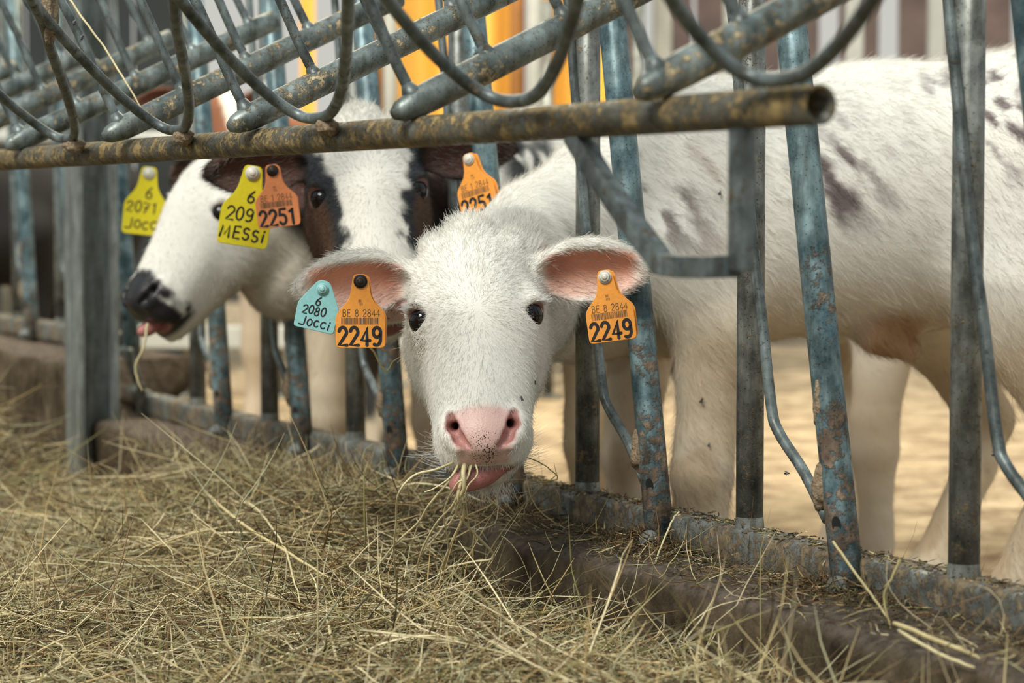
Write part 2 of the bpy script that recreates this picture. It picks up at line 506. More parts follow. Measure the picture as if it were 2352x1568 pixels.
M_TONGUE = plain('wet tongue', (0.50, 0.20, 0.19), 0.35, bump=0.3, scale=300, var=0.12)
M_LASH = plain('pale eyelash', (0.82, 0.8, 0.74), 0.6)

def strands(name, roots, dirs, nrms, length, rad, cols, parent, lift=0.35, curl=0.25, k=4, seed=1, mat=None):
    """hair strands as one curves object; every strand lies along dirs, lifted along nrms"""
    n = len(roots); r = np.random.default_rng(seed)
    T = nrm(dirs - nrms * np.sum(dirs * nrms, 1, keepdims=True))
    jit = r.normal(0, curl, (n, 3))
    T = nrm(T + jit)
    L = (length * r.uniform(0.6, 1.25, n))[:, None]
    P = np.empty((n, k, 3), np.float32)
    lf = (lift * r.uniform(0.6, 1.5, n))[:, None] if np.isscalar(lift) else (lift * r.uniform(0.6, 1.5, n))[:, None]
    for i in range(k):
        t = i / (k - 1)
        P[:, i] = roots - nrms * 0.001 + L * (t * T + lf * (t - 0.55 * t * t) * nrms)
    hc = bpy.data.hair_curves.new(name)
    hc.add_curves([k] * n)
    hc.position_data.foreach_set('vector', P.reshape(-1).astype(np.float32))
    R = (np.asarray(rad) * np.ones(n))[:, None] * np.linspace(1, 0.25, k)[None]
    a = hc.attributes.get('radius') or hc.attributes.new('radius', 'FLOAT', 'POINT')
    a.data.foreach_set('value', R.reshape(-1).astype(np.float32))
    c = np.ones((n, 4), np.float32); c[:, :3] = np.clip(cols, 0, 1)
    a = hc.attributes.new('hcol', 'FLOAT_COLOR', 'CURVE'); a.data.foreach_set('color', c.reshape(-1))
    hc.materials.append(mat or M_FUR)
    o = bpy.data.objects.new(name, hc); COL.objects.link(o)
    if parent: o.parent = parent
    return o

def scatter(V, F, Nn, dens, total, seed=0):
    """random points on the quads, probability ~ area * dens(vertex)"""
    r = np.random.default_rng(seed)
    T = np.concatenate([F[:, [0, 1, 2]], F[:, [0, 2, 3]]])
    A = 0.5 * np.linalg.norm(np.cross(V[T[:, 1]] - V[T[:, 0]], V[T[:, 2]] - V[T[:, 0]]), axis=1)
    w = A * dens[T].mean(1); w /= w.sum()
    t = T[r.choice(len(T), total, p=w)]
    u = r.random((total, 2)); m = u.sum(1) > 1; u[m] = 1 - u[m]
    b = np.stack([1 - u.sum(1), u[:, 0], u[:, 1]], 1)
    mixf = lambda X: (X[t] * (b[:, :, None] if X.ndim == 2 else b)).sum(1)
    return mixf

WHITE = np.array([0.80, 0.785, 0.735])
def lerp(a, b, t): return a + (np.asarray(b) - a) * t[:, None]

def paint_head(L, Nl, C, dark_ear=None, dark_nose=False, patches=None, clean=True):
    """colour, speckle and wetness from head coordinates"""
    q = L.copy(); q[:, 0] = np.abs(q[:, 0])
    spk = np.zeros(len(L)); wet = np.zeros(len(L))
    if patches is not None: C = patches(L, C)
    # nose pad
    wn = np.interp(L[:, 1], [-0.215, -0.19, -0.165, -0.15, -0.13], [0.028, 0.040, 0.050, 0.048, 0.030])
    nose = (1 - ss(0.80, 1.02, q[:, 0] / wn)) * ss(-0.137, -0.148, L[:, 1] + 0.25 * np.maximum(q[:, 0] - 0.02, 0)) * ss(0.0, 0.010, L[:, 2])
    ring = (1 - ss(0.0, 0.006, np.abs(q[:, 0] - 0.036) - 0.004)) * 0
    pink = np.array([0.70, 0.46, 0.42])
    if dark_nose:
        nose = (1 - ss(0.8, 1.05, np.sqrt((q[:, 0] / 0.075) ** 2 + ((L[:, 1] + 0.190) / 0.062) ** 2) + 0.35 * (vnoise(L, 110, 3) - 0.5))) * ss(-0.052, -0.035, L[:, 2])
        C = lerp(C, (0.02, 0.02, 0.024), nose)
    else:
        C = lerp(C, pink, nose * 0.95)
        spk = np.maximum(spk, nose * (1 - ss(0.006, 0.03, q[:, 0])) * (1 - ss(-0.183, -0.165, L[:, 1])) * 0.8)
        spk = np.maximum(spk, nose * 0.25)
    wet = np.maximum(wet, nose)
    # nostril and mouth inside
    ins = 1 - ss(0.000, 0.004, cone(q, (0.0365, -0.161, 0.029), (0.028, -0.150, 0.006), 0.0042, 0.0045))
    gr = 1 - ss(0.001, 0.005, chain(q, [(0.0400, -0.149, 0.0345), (0.0375, -0.164, 0.0345), (0.0300, -0.180, 0.0335), (0.0195, -0.1905, 0.0335)], [0.0035, 0.0065, 0.0062, 0.0030], 0.005))
    C = lerp(C, (0.44, 0.20, 0.18) if not dark_nose else (0.012, 0.012, 0.012), gr * 0.92)
    C = lerp(C, (0.16, 0.055, 0.05) if not dark_nose else (0.01, 0.01, 0.01), ins)
    mo = (1 - ss(0.9, 1.12, np.linalg.norm((L - np.array([0, -0.212, -0.021])) / np.array([0.046, 0.038, 0.0135]), axis=1)))
    C = lerp(C, (0.30, 0.13, 0.12), mo); wet = np.maximum(wet, mo)
    # eye rims
    er = np.linalg.norm((q - np.array([0.081, 0.0, 0.008])) * np.array([1, 1.25, 1]), axis=1)
    C = lerp(C, (0.30, 0.18, 0.16), 1 - ss(0.0145, 0.0185, er))
    # inside of the ears
    ta, th, tn = ear_coords(q); u = ta / EAR_L
    inn = (Nl * np.stack([np.sign(L[:, 0]) * EAR_N[0], np.full(len(L), EAR_N[1]), np.full(len(L), EAR_N[2])], 1)).sum(1)
    rh = 0.043 * (1 - 0.22 * ss(0.25, 1.0, u) - 0.42 * ss(0.2, 1.0, -u))
    inside = ss(0.05, 0.5, inn) * ss(-0.9, -0.5, u) * (1 - ss(0.62, 0.86, u)) * (1 - ss(0.60, 0.84, np.abs(th / rh + 0.12))) * (0.55 + 0.45 * ss(-0.7, 0.1, th / rh))
    isear = ss(0.085, 0.105, q[:, 0]) * (np.abs(th) < 0.06)
    if dark_ear is not None:
        C = lerp(C, dark_ear, ss(0.078, 0.10, q[:, 0]) * ss(0.02, 0.05, L[:, 1]))
        C = lerp(C, (0.16, 0.07, 0.055), inside * isear * 0.6)
    else:
        C = lerp(C, (0.80, 0.36, 0.24), inside * isear)
        C = lerp(C, (0.42, 0.15, 0.10), inside * isear * (1 - ss(-0.55, 0.0, u)) * 0.7)
    return C, spk, wet, inside * isear, nose, er

def build_calf(name, head, body, grids, label, coat, parent_z=0.0, hair=60000, hair_len=0.018, dark_ear=None, dark_nose=False,
               patches=None, mouth=1.0, flow=(1, 0, -0.6), cat='calf', tongue=True, seed=1, group=None, hair_dens=None, head_hair=0.5, rad=0.00022, name_spk=None):
    def f(P):
        d = body(P)
        L = head.loc(P); m = np.linalg.norm(L, axis=1) < 0.42
        if m.any():
            d = np.array(d)
            d[m] = smin(d[m], head_sdf(L[m], mouth) * head.k, 0.035)
        return d
    V, F, Nn = surface_net(f, *grids)
    L = head.loc(V); Nl = np.stack([Nn @ head.x, Nn @ head.y, Nn @ head.z], 1)
    C = coat(V, L)
    hw = 1 - ss(0.27, 0.33, np.linalg.norm(L, axis=1))
    Ch, spk, wet, inn, nose, er = paint_head(L, Nl, C.copy(), dark_ear, dark_nose, patches)
    if name_spk is not None: spk = np.maximum(spk, name_spk(L))
    C = C + (Ch - C) * hw[:, None]
    root = mesh_obj(name, V, F, M_COAT, None, True, C, {'spk': spk * hw, 'wet': wet * hw})
    tag(root, label, cat, group)
    # eyes
    for s in (-1, 1):
        mb = MB(); n, mseg = 18, 24
        c = head.w1(s * EYE_C[0], EYE_C[1], EYE_C[2]); P = []; Fq = []
        for i in range(n + 1):
            for j in range(mseg):
                a, b_ = math.pi * i / n, 2 * math.pi * j / mseg
                P.append(c + head.k * EYE_R * np.array([math.sin(a) * math.cos(b_), math.sin(a) * math.sin(b_), math.cos(a)]))
        for i in range(n):
            for j in range(mseg):
                k = (j + 1) % mseg
                Fq.append((i * mseg + j, (i + 1) * mseg + j, (i + 1) * mseg + k, i * mseg + k))
        mb.add(P, Fq); tag(mb.build('eye', M_EYE, root), 'glossy dark eye')
    # coat hair
    isear = ss(0.085, 0.11, np.abs(L[:, 0])) * hw
    lenh = np.full(len(V), hair_len)
    face = hw * (1 - isear)
    lenh = lenh * (1 - face) + face * (0.0085 + 0.005 * ss(0.0, 0.09, L[:, 1]) + 0.005 * ss(0.10, 0.145, L[:, 1]) + 0.006 * ss(0.03, 0.09, -L[:, 2]))
    lenh = lenh * (1 - isear) + isear * 0.014
    dens = np.ones(len(V)) * (1 - hw) + hw * (head_hair * 6)
    if hair_dens is not None: dens *= hair_dens(V)
    dens = dens * (1 - 0.97 * hw * nose) * (1 - 0.97 * hw * (1 - ss(0.016, 0.02, er))) * (1 - 0.75 * inn * hw) * (1 - 0.95 * hw * wet)
    mixf = scatter(V, F, Nn, dens, hair, seed)
    hp, hn, hc, hl, hL, hh, hear = mixf(V), nrm(mixf(Nn)), mixf(C), mixf(lenh), mixf(L), mixf(hw), mixf(isear)
    hinn = mixf(inn * hw)
    wh = np.array([0.0, -0.012, 0.05])
    dl = nrm((hL - wh) * np.array([1.1, 1.0, 0.8]))
    dh = head.dirw(dl)
    ear_d = head.dirw(np.stack([np.sign(hL[:, 0]) * 1.0, np.full(len(hL), -0.25), np.full(len(hL), -0.1)], 1))
    fl = np.asarray(flow, float) if not callable(flow) else flow(hp)
    D = dh * (hh * (1 - hear))[:, None] + ear_d * (hh * hear)[:, None] + fl * (1 - hh)[:, None]
    cl = np.stack([vnoise(hp, 45, s_ + seed) - 0.5 for s_ in (1, 2, 3)], 1) * 0.8 + np.stack([vnoise(hp, 200, s_ + seed) - 0.5 for s_ in (4, 5, 6)], 1) * 0.6
    tuft = ss(0.09, 0.14, hL[:, 1]) * hh * (1 - hear)
    D = nrm(D + cl * (0.60 - 0.22 * hh + 0.8 * tuft)[:, None])
    r = np.random.default_rng(seed + 5)
    hc = hc * r.uniform(0.86, 1.10, (len(hc), 1))
    hc = hc * (0.90 + 0.16 * vnoise(hp, 55, 11 + seed))[:, None] * (0.93 + 0.12 * vnoise(hp, 12, 12 + seed))[:, None]
    hc = lerp(hc, WHITE, hinn * 0.45)
    fur = strands('fur', hp, D, hn, hl, rad, hc, root, lift=0.34 - 0.14 * hh + 0.25 * tuft, seed=seed)
    return root

def add_lashes(head, root, seed=3):
    r = np.random.default_rng(seed); Rr, D, Nn, Ln = [], [], [], []
    for s in (-1, 1):
        for i in range(70):
            t = r.uniform(-1, 1)
            Rr.append(head.w1(s * (0.0845 - 0.006 * t * t + 0.004 * r.normal() * 0.3), 0.0125 - 0.003 * t * t, 0.008 + 0.013 * t))
            D.append(head.dirw(np.array([[s * 0.9, 0.05 + 0.25 * r.normal(), 0.35 + 0.2 * r.normal()]]))[0]); Nn.append(head.dirw(np.array([[s * 0.2, -0.6, 0.3]]))[0]); Ln.append(0.016)
    strands('eyelashes', np.array(Rr), np.array(D), nrm(np.array(Nn)), np.array(Ln), 0.0002, np.full((len(Rr), 3), 0.82), root, lift=0.3, curl=0.08, seed=4)

def add_whiskers(head, root, seed=8):
    r = np.random.default_rng(seed); Rr, D, Nn, Ln = [], [], [], []
    for s in (-1, 1):
        for i in range(60):
            y = r.uniform(-0.20, -0.15); z = r.uniform(-0.07, 0.0)
            Rr.append(head.w1(s * 0.05, y, z))
            D.append(head.dirw(np.array([[s * 1.0, -0.45 + 0.4 * r.normal(), 0.2 + 0.3 * r.normal()]]))[0]); Nn.append(head.dirw(np.array([[s * 0.2, -0.5, 0.1]]))[0]); Ln.append(r.uniform(0.02, 0.05))
    for i in range(140):
        Rr.append(head.w1(r.uniform(-0.035, 0.035), -0.212 + r.normal() * 0.004, r.uniform(-0.07, -0.045)))
        D.append(head.dirw(np.array([[0.4 * r.normal(), -1, 0.25 + 0.4 * r.normal()]]))[0]); Nn.append(head.dirw(np.array([[0, -0.3, 0.4]]))[0]); Ln.append(r.uniform(0.01, 0.03))
    strands('whiskers', np.array(Rr), np.array(D), nrm(np.array(Nn)), np.array(Ln), 0.00018, np.full((len(Rr), 3), 0.75), root, lift=0.3, curl=0.12, seed=9)

def leg(p, pts, rs, k=0.02): return chain(p, pts, rs, k)

def trunk_fn(sh, rp, belly_drop, hw_, zc, rz):
    pass

# ------------------------------------------------------------------ the calf in front
H1 = Head(at(1094, 730, 2.87), (0, -1), roll=3.4, tilt=27, scale=0.975)
def body1(P):
    n_up = chain(P, [H1.w1(0.02, 0.050, -0.085), (0.0, 3.11, 0.595), (0.03, 3.30, 0.64), (0.14, 3.46, 0.70), (0.30, 3.50, 0.77)], [0.053, 0.060, 0.068, 0.085, 0.075], 0.03)
    n_lo = chain(P, [H1.w1(0, -0.005, -0.115), (0.0, 3.12, 0.53), (0.035, 3.28, 0.525), (0.11, 3.43, 0.525), (0.22, 3.50, 0.56)], [0.053, 0.058, 0.066, 0.078, 0.11], 0.03)
    n_mid = chain(P, [H1.w1(0, 0.03, -0.09), (0.0, 3.12, 0.56), (0.03, 3.29, 0.585), (0.13, 3.45, 0.61), (0.25, 3.5, 0.69)], [0.068, 0.066, 0.072, 0.09, 0.14], 0.03)
    d = smin(smin(n_up, n_mid, 0.05), n_lo, 0.06)
    t = ell(P, (0.33, 3.50, 0.655), (0.19, 0.175, 0.19))
    t = smin(t, ell(P, (0.57, 3.50, 0.69), (0.28, 0.185, 0.21)), 0.08)
    t = smin(t, ell(P, (0.84, 3.50, 0.765), (0.23, 0.18, 0.165)), 0.08)
    t = smin(t, ell(P, (0.36, 3.50, 0.80), (0.16, 0.07, 0.05)), 0.07)
    d = smin(d, t, 0.08)
    for s, x0 in ((-1, 0.0), (1, -0.09)):
        y = 3.5 + s * 0.15
        d = smin(d, ell(P, (0.255 + x0 * 0.3, y, 0.68), (0.085, 0.05, 0.15), None), 0.05)
        d = smin(d, leg(P, [(0.245 + x0 * .5, y, 0.60), (0.30 + x0, y, 0.50), (0.285 + x0, y, 0.33), (0.28 + x0, y - .005, 0.28), (0.285 + x0, y, 0.13), (0.275 + x0, y, 0.085), (0.255 + x0, y - 0.01, 0.03)],
                         [0.075, 0.062, 0.041, 0.043, 0.028, 0.034, 0.036]), 0.04)
    for s, x0 in ((-1, 0.10), (1, 0.03)):
        y = 3.5 + s * 0.125
        d = smin(d, leg(P, [(0.84, y, 0.74), (0.70 + x0 * .6, y + s * 0.02, 0.55), (0.645 + x0, y + s * .02, 0.49)], [0.13, 0.10, 0.065]), 0.07)
        d = smin(d, leg(P, [(0.645 + x0, y + s * .02, 0.50), (0.735 + x0, y + s * .02, 0.335), (0.71 + x0, y, 0.26), (0.645 + x0, y, 0.10), (0.63 + x0, y, 0.03)],
                         [0.065, 0.038, 0.030, 0.034, 0.036]), 0.035)
    d = smin(d, ell(P, (0.81, 3.385, 0.65), (0.135, 0.065, 0.18)), 0.03)
    d = smin(d, cone(P, (0.56, 3.45, 0.485), (0.60, 3.45, 0.46), 0.035, 0.018), 0.04)
    d = smin(d, leg(P, [(1.06, 3.5, 0.82), (1.10, 3.5, 0.72), (1.10, 3.5, 0.45)], [0.035, 0.02, 0.012]), 0.03)
    return d

def coat1(V, L):
    C = np.tile(WHITE, (len(V), 1)); b = ss(-0.02, 0.12, V[:, 0]) * ss(3.2, 3.3, V[:, 1])
    low = ss(0.62, 0.46, V[:, 2]) * b * 0.75
    C = lerp(C, (0.66, 0.51, 0.31), low * (0.45 + 0.55 * vnoise(V, 14)))
    rV = np.stack([V[:, 0] * 0.8 + V[:, 2] * 0.6, V[:, 1], V[:, 2] * 0.8 - V[:, 0] * 0.6], 1); n = vnoise(V, 11, 2) * 0.4 + vnoise(rV * np.array([1.0, 0.6, 0.3]), 75, 3) * 0.6
    C = lerp(C, (0.52, 0.46, 0.40), b * ss(0.52, 0.66, n) * ss(0.5, 0.7, vnoise(V, 5, 21)) * 0.6)
    def blot(px, py, Y, r, amt):
        c = at(px, py, Y)
        dd = np.linalg.norm((V - c) * np.array([1, 0.5, 0.9]), axis=1) / r
        return ss(1.1, 0.3, dd) * ss(0.47, 0.60, n) * amt
    m = blot(1530, 480, 3.33, 0.09, 0.8) + blot(1505, 400, 3.33, 0.05, 0.7) + blot(1960, 390, 3.33, 0.10, 0.7) + blot(1890, 430, 3.33, 0.07, 0.7) + blot(2250, 200, 3.33, 0.13, 0.7) + blot(2330, 260, 3.33, 0.12, 0.7) + blot(2330, 1080, 3.35, 0.10, 0.9)
    C = lerp(C, (0.16, 0.13, 0.13), np.clip(m, 0, 1))
    C = lerp(C, (0.32, 0.15, 0.06), ss(0.075, 0.03, np.linalg.norm(V - np.array([0.575, 3.42, 0.475]), axis=1)) * 0.8)
    lg = ss(0.48, 0.40, V[:, 2]) * b; C = lerp(C, (0.42, 0.30, 0.17), lg * ss(0.5, 0.64, vnoise(V * np.array([1, 1, 0.6]), 20, 31)) * 0.6)
    hoof = ss(0.05, 0.04, V[:, 2])
    C = lerp(C, (0.1, 0.08, 0.06), hoof)
    # dried tear stain and crumbs beside the calf's right eye
    st = ss(0.022, 0.006, np.abs(L[:, 0] + 0.078 + 0.12 * (L[:, 1] + 0.02))) * ss(-0.10, -0.03, L[:, 1]) * ss(0.05, 0.02, L[:, 1]) * ss(-0.05, -0.01, L[:, 2])
    C = lerp(C, (0.30, 0.22, 0.13), st * ss(0.45, 0.65, vnoise(V, 130, 5)) * 0.35)
    return C

hx, hy, hz = H1.o
g1 = (axis_grid([(hx - 0.27, hx + 0.27, 0.0033), (hx + 0.27, 1.20, 0.0095)]),
      axis_grid([(2.74, 3.10, 0.0033), (3.10, 3.80, 0.0085)]),
      axis_grid([(-0.02, hz - 0.27, 0.0095), (hz - 0.27, hz + 0.19, 0.0033), (hz + 0.19, 1.0, 0.0095)]))
calf1 = build_calf('calf', H1, body1, g1, 'white calf with two orange tags 2249 and a blue tag, chewing hay in front', coat1,
                   hair=int(170000 * HAIRK), hair_len=0.02, head_hair=1.0, seed=1, name_spk=lambda L: 0.75 * ss(0.020, 0.006, np.abs(L[:, 0] + 0.080 + 0.15 * (L[:, 1] + 0.02))) * ss(-0.085, -0.03, L[:, 1]) * ss(0.05, 0.02, L[:, 1]) * ss(-0.05, -0.01, L[:, 2]),
                   flow=lambda p: np.stack([np.full(len(p), 0.9), np.full(len(p), -0.1), -0.55 - 0.5 * ss(0.7, 0.5, p[:, 2])], 1),
                   hair_dens=lambda V: (0.35 + 0.65 * (V[:, 1] < 3.5)) * (1 - 0.8 * (V[:, 0] > 0.85)))
add_lashes(H1, calf1)
add_whiskers(H1, calf1)
mb = MB()
tp = [H1.w1(0.02, -0.155, -0.027), H1.w1(0.012, -0.19, -0.024), H1.w1(-0.004, -0.205, -0.023), H1.w1(-0.022, -0.214, -0.020), H1.w1(-0.038, -0.220, -0.017), H1.w1(-0.046, -0.221, -0.015)]
mb.tube(spline(tp, 6), np.interp(np.linspace(0, 1, 31), [0, .4, .75, .93, 1], [0.019, 0.0185, 0.0140, 0.0085, 0.002]), 14)
tag(mb.build('tongue', M_TONGUE, calf1), 'pink tongue curling round the hay')

# ------------------------------------------------------------------ feed barrier: a straight line receding to the left
FD = nrm(np.array([-0.449, 0.8936, 0.0])); FN = np.array([-FD[1], FD[0], 0.0])      # along (away), towards the aisle
F0 = np.array([0.1066, 3.2, 0.0]); PITCH = 0.4235
ZR = CH - 0.3857                                                                    # top of the bottom rail
def FP(s, n, z): return F0 + s * FD + n * FN + np.array([0, 0, z])
UP = np.array([0, 0, 1.0])

def yoke(root, s, dz, bolts=True, seed=0):
    """fixed post, slanted lever tube with bent neck rod, bolt"""
    r = np.random.default_rng(seed)
    po = MB(); po.tube([FP(s, 0, ZR + dz - 0.002), FP(s, 0, ZR + dz + 0.35), FP(s, 0, 1.28 + dz)], 0.0172, 20)
    po.tube([FP(s, 0, ZR + dz - 0.001), FP(s, 0, ZR + dz + 0.006), FP(s, 0, ZR + dz + 0.014)], [0.0186, 0.0181, 0.0173], 20, caps=False)   # weld bead
    po.build('post', M_POST, root)
    a, b = FP(s - 0.262, 0.033, ZR + dz - 0.048), FP(s - 0.105, 0.033, ZR + dz + 0.77)
    top = b + (b - a) * 0.35
    lv = MB(); lv.tube([a, a + (top - a) * .1, a + (top - a) * .5, top], 0.0188, 20)
    L = lv.build('lever', M_LEVER, root)
    z_ = lambda f: a + (b - a) * f
    ho = MB(); c = z_(0.105) + FN * 0.0182 * 0.8 - FD * 0.0182 * 0.6; ax = FN * 0.8 - FD * 0.6
    e1 = nrm(np.cross(ax, b - a)); e2 = np.cross(e1, ax)
    ring = [c + ax * 0.0008 + 0.0055 * math.cos(t) * e1 + 0.0095 * math.sin(t) * e2 for t in np.linspace(0, 2 * math.pi, 16, endpoint=False)]
    ho.add(ring, [tuple(range(16))]); ho.build('bolt_hole', M_HOLE, L, False)
    if bolts:
        bo = MB(); c = z_(0.02) + FN * 0.018 - FD * 0.006; ax = nrm(FN * 0.85 - FD * 0.5)
        for h0, h1, rr, sg in ((0, 0.003, 0.0125, 20), (0.003, 0.012, 0.0095, 6), (0.012, 0.019, 0.0055, 12)):
            bo.tube([c + ax * h0, c + ax * h1], rr, sg)
        bo.build('pivot_bolt', M_BOLT, L, False)
    ro = MB()
    pts = [FP(s - 0.205, 0.024, ZR + dz + 0.035), FP(s - 0.15, 0.02, ZR + dz + 0.085), FP(s - 0.095, 0.02, ZR + dz + 0.128), FP(s - 0.078, 0.02, ZR + dz + 0.16),
           FP(s - 0.055, 0.02, ZR + dz + 0.27), FP(s - 0.028, 0.02, ZR + dz + 0.39), FP(s + 0.018, 0.02, ZR + dz + 0.66), FP(s + 0.045, 0.02, ZR + dz + 0.80), FP(s + 0.06, 0.02, 1.2 + dz)]
    ro.tube(spline(pts, 5), 0.0068, 12); ro.build('neck_rod', M_ROD, L)
    # dried muck packed in the fork of lever and rod
    V = []; c = (z_(0.135) + pts[0]) / 2 + FN * 0.004
    return L

def muck_lump(parent, c, rad, ax, seed, name='dried_muck'):
    r = np.random.default_rng(seed)
    n, m = 14, 20; V = []; F = []
    for i in range(n + 1):
        for j in range(m):
            a, b_ = math.pi * i / n, 2 * math.pi * j / m
            V.append((math.sin(a) * math.cos(b_), math.sin(a) * math.sin(b_), math.cos(a)))
    V = np.array(V)
    k = 0.72 + 0.55 * vnoise(V + seed * 3.1, 2.2, seed) + 0.25 * (vnoise(V + seed, 7, seed + 1) - 0.5)
    V = V * k[:, None] * np.asarray(rad)
    V = V @ np.asarray(ax)
    for i in range(n):
        for j in range(m):
            q = (j + 1) % m
            F.append((i * m + j, (i + 1) * m + j, (i + 1) * m + q, i * m + q))
    mb = MB(); mb.add(V + c, F)
    return mb.build(name, M_MUCK, parent)

M_MUCK = plain('dried muck', (0.27, 0.205, 0.135), 0.95, bump=1.0, scale=190, var=0.4)
M_LEVER = dirty_metal('galvanised lever tube', (0.045, 0.095, 0.12), (0.24, 0.355, 0.39), (0.27, 0.20, 0.14), (0.11, 0.08, 0.06), 0.43, 14, (0.22, 0.62, 0.11))

def rail_mesh(s0, s1, dz):
    """rounded box tube with worn top"""
    mb = MB(); n = 40; prof = []
    hw, h, rr = 0.026, 0.047, 0.009
    for cx, cz, a0 in ((hw - rr, -rr, 0), (-hw + rr, -rr, 90), (-hw + rr, -h + rr, 180), (hw - rr, -h + rr, 270)):
        for t in np.linspace(a0, a0 + 90, 5):
            prof.append((cx + rr * math.cos(math.radians(t)), cz + rr * math.sin(math.radians(t))))
    V = []; F = []; k = len(prof)
    for i in range(n + 1):
        s = s0 + (s1 - s0) * i / n
        V += [FP(s, pn, ZR + dz + pz) for pn, pz in prof]
    for i in range(n):
        for j in range(k):
            q = (j + 1) % k
            F.append((i * k + j, i * k + q, (i + 1) * k + q, (i + 1) * k + j))
    F.append(tuple(range(k))); F.append(tuple(range(n * k, n * k + k))[::-1])
    mb.add(V, F); return mb

def barrier(label, s0, s1, posts, dz):
    root = empty('feed_barrier', FP((s0 + s1) / 2, 0, ZR + dz - 0.05))
    tag(root, label, 'barrier', 'headlock feed barriers')
    inv = Matrix.Translation(-root.location)
    def adopt(o): o.matrix_parent_inverse = inv
    rail_mesh(s0, s1, dz).build('bottom_rail', M_RAIL, root)
    t = MB(); t.tube([FP(s0, 0, 1.25 + dz), FP(s1, 0, 1.25 + dz)], 0.022, 16); t.build('top_rail', M_POST, root)
    for i, s in enumerate(posts):
        L = yoke(root, s, dz, True, i)
        a, b = FP(s - 0.262, 0.033, ZR + dz - 0.048), FP(s - 0.105, 0.033, ZR + dz + 0.77)
        ax = nrm(np.stack([FD, FN, UP]))
        muck_lump(L, a + (b - a) * 0.155 + FN * 0.010 + FD * 0.012, (0.014, 0.013, 0.030), ax, 3 + i)
        if i % 2 == 0: muck_lump(L, a + (b - a) * 0.27 + FN * 0.0125, (0.009, 0.008, 0.03), ax, 30 + i)
    for o in [c for c in root.children]: adopt(o)
    return root
barrier('long galvanised headlock barrier with slanted levers on the kerb, white calf between its posts', -1.75, 2.0, [-1.27, -0.8495, -0.4225, 0, 0.4225, 0.845, 1.268, 1.69], 0.0)
barrier('raised barrier section on the higher kerb beyond the steel column, at left', 2.16, 4.3, [2.30, 2.72, 3.14, 3.56, 3.98], 0.125)

# rail end bracket bolted to the column
br = empty('rail_bracket', FP(1.96, 0.01, 0.3)); tag(br, 'rusty bent bracket holding the far rail end near the steel column', 'bracket')
mb = MB(); mb.tube([FP(1.99, 0.0, ZR - 0.02), FP(2.06, 0.02, ZR - 0.005), FP(2.12, 0.06, ZR + 0.0)], 0.022, 14); o = mb.build('pin_tube', M_RAIL, br); o.matrix_parent_inverse = Matrix.Translation(-br.location)
mb = MB(); mb.box(FP(1.985, 0.03, ZR - 0.02), FD * 0.022, FN * 0.004, UP * 0.045); mb.box(FP(1.97, 0.05, ZR - 0.06), FD * 0.03, FN * 0.02, UP * 0.004)
o = mb.build('plate', M_RAIL, br, False, 0.002); o.matrix_parent_inverse = Matrix.Translation(-br.location)
mb = MB(); mb.tube([FP(1.99, 0.034, ZR + 0.03), FP(1.99, 0.05, ZR + 0.07), FP(1.97, 0.06, ZR + 0.10)], [0.012, 0.011, 0.008], 12); o = mb.build('latch', M_COLUMN, br); o.matrix_parent_inverse = Matrix.Translation(-br.location)

# steel H column on the aisle side of the kerb
mb = MB(); s0, s1, n0, n1 = 1.86, 1.975, 0.115, 0.20
z0, z1 = 0.0, 2.2
sc_, nc = (s0 + s1) / 2, (n0 + n1) / 2
for n_ in (n1 - 0.005, n0 + 0.005):
    mb.box(FP(sc_, n_, (z0 + z1) / 2), FD * (s1 - s0) / 2, FN * 0.005, UP * (z1 - z0) / 2)
mb.box(FP(sc_, nc, (z0 + z1) / 2), FD * 0.004, FN * (n1 - n0) / 2, UP * (z1 - z0) / 2)
o = mb.build('steel_column', M_COLUMN, None, False, 0.0015); tag(o, 'upright grey galvanised H-section steel column in front of the kerb', 'column')

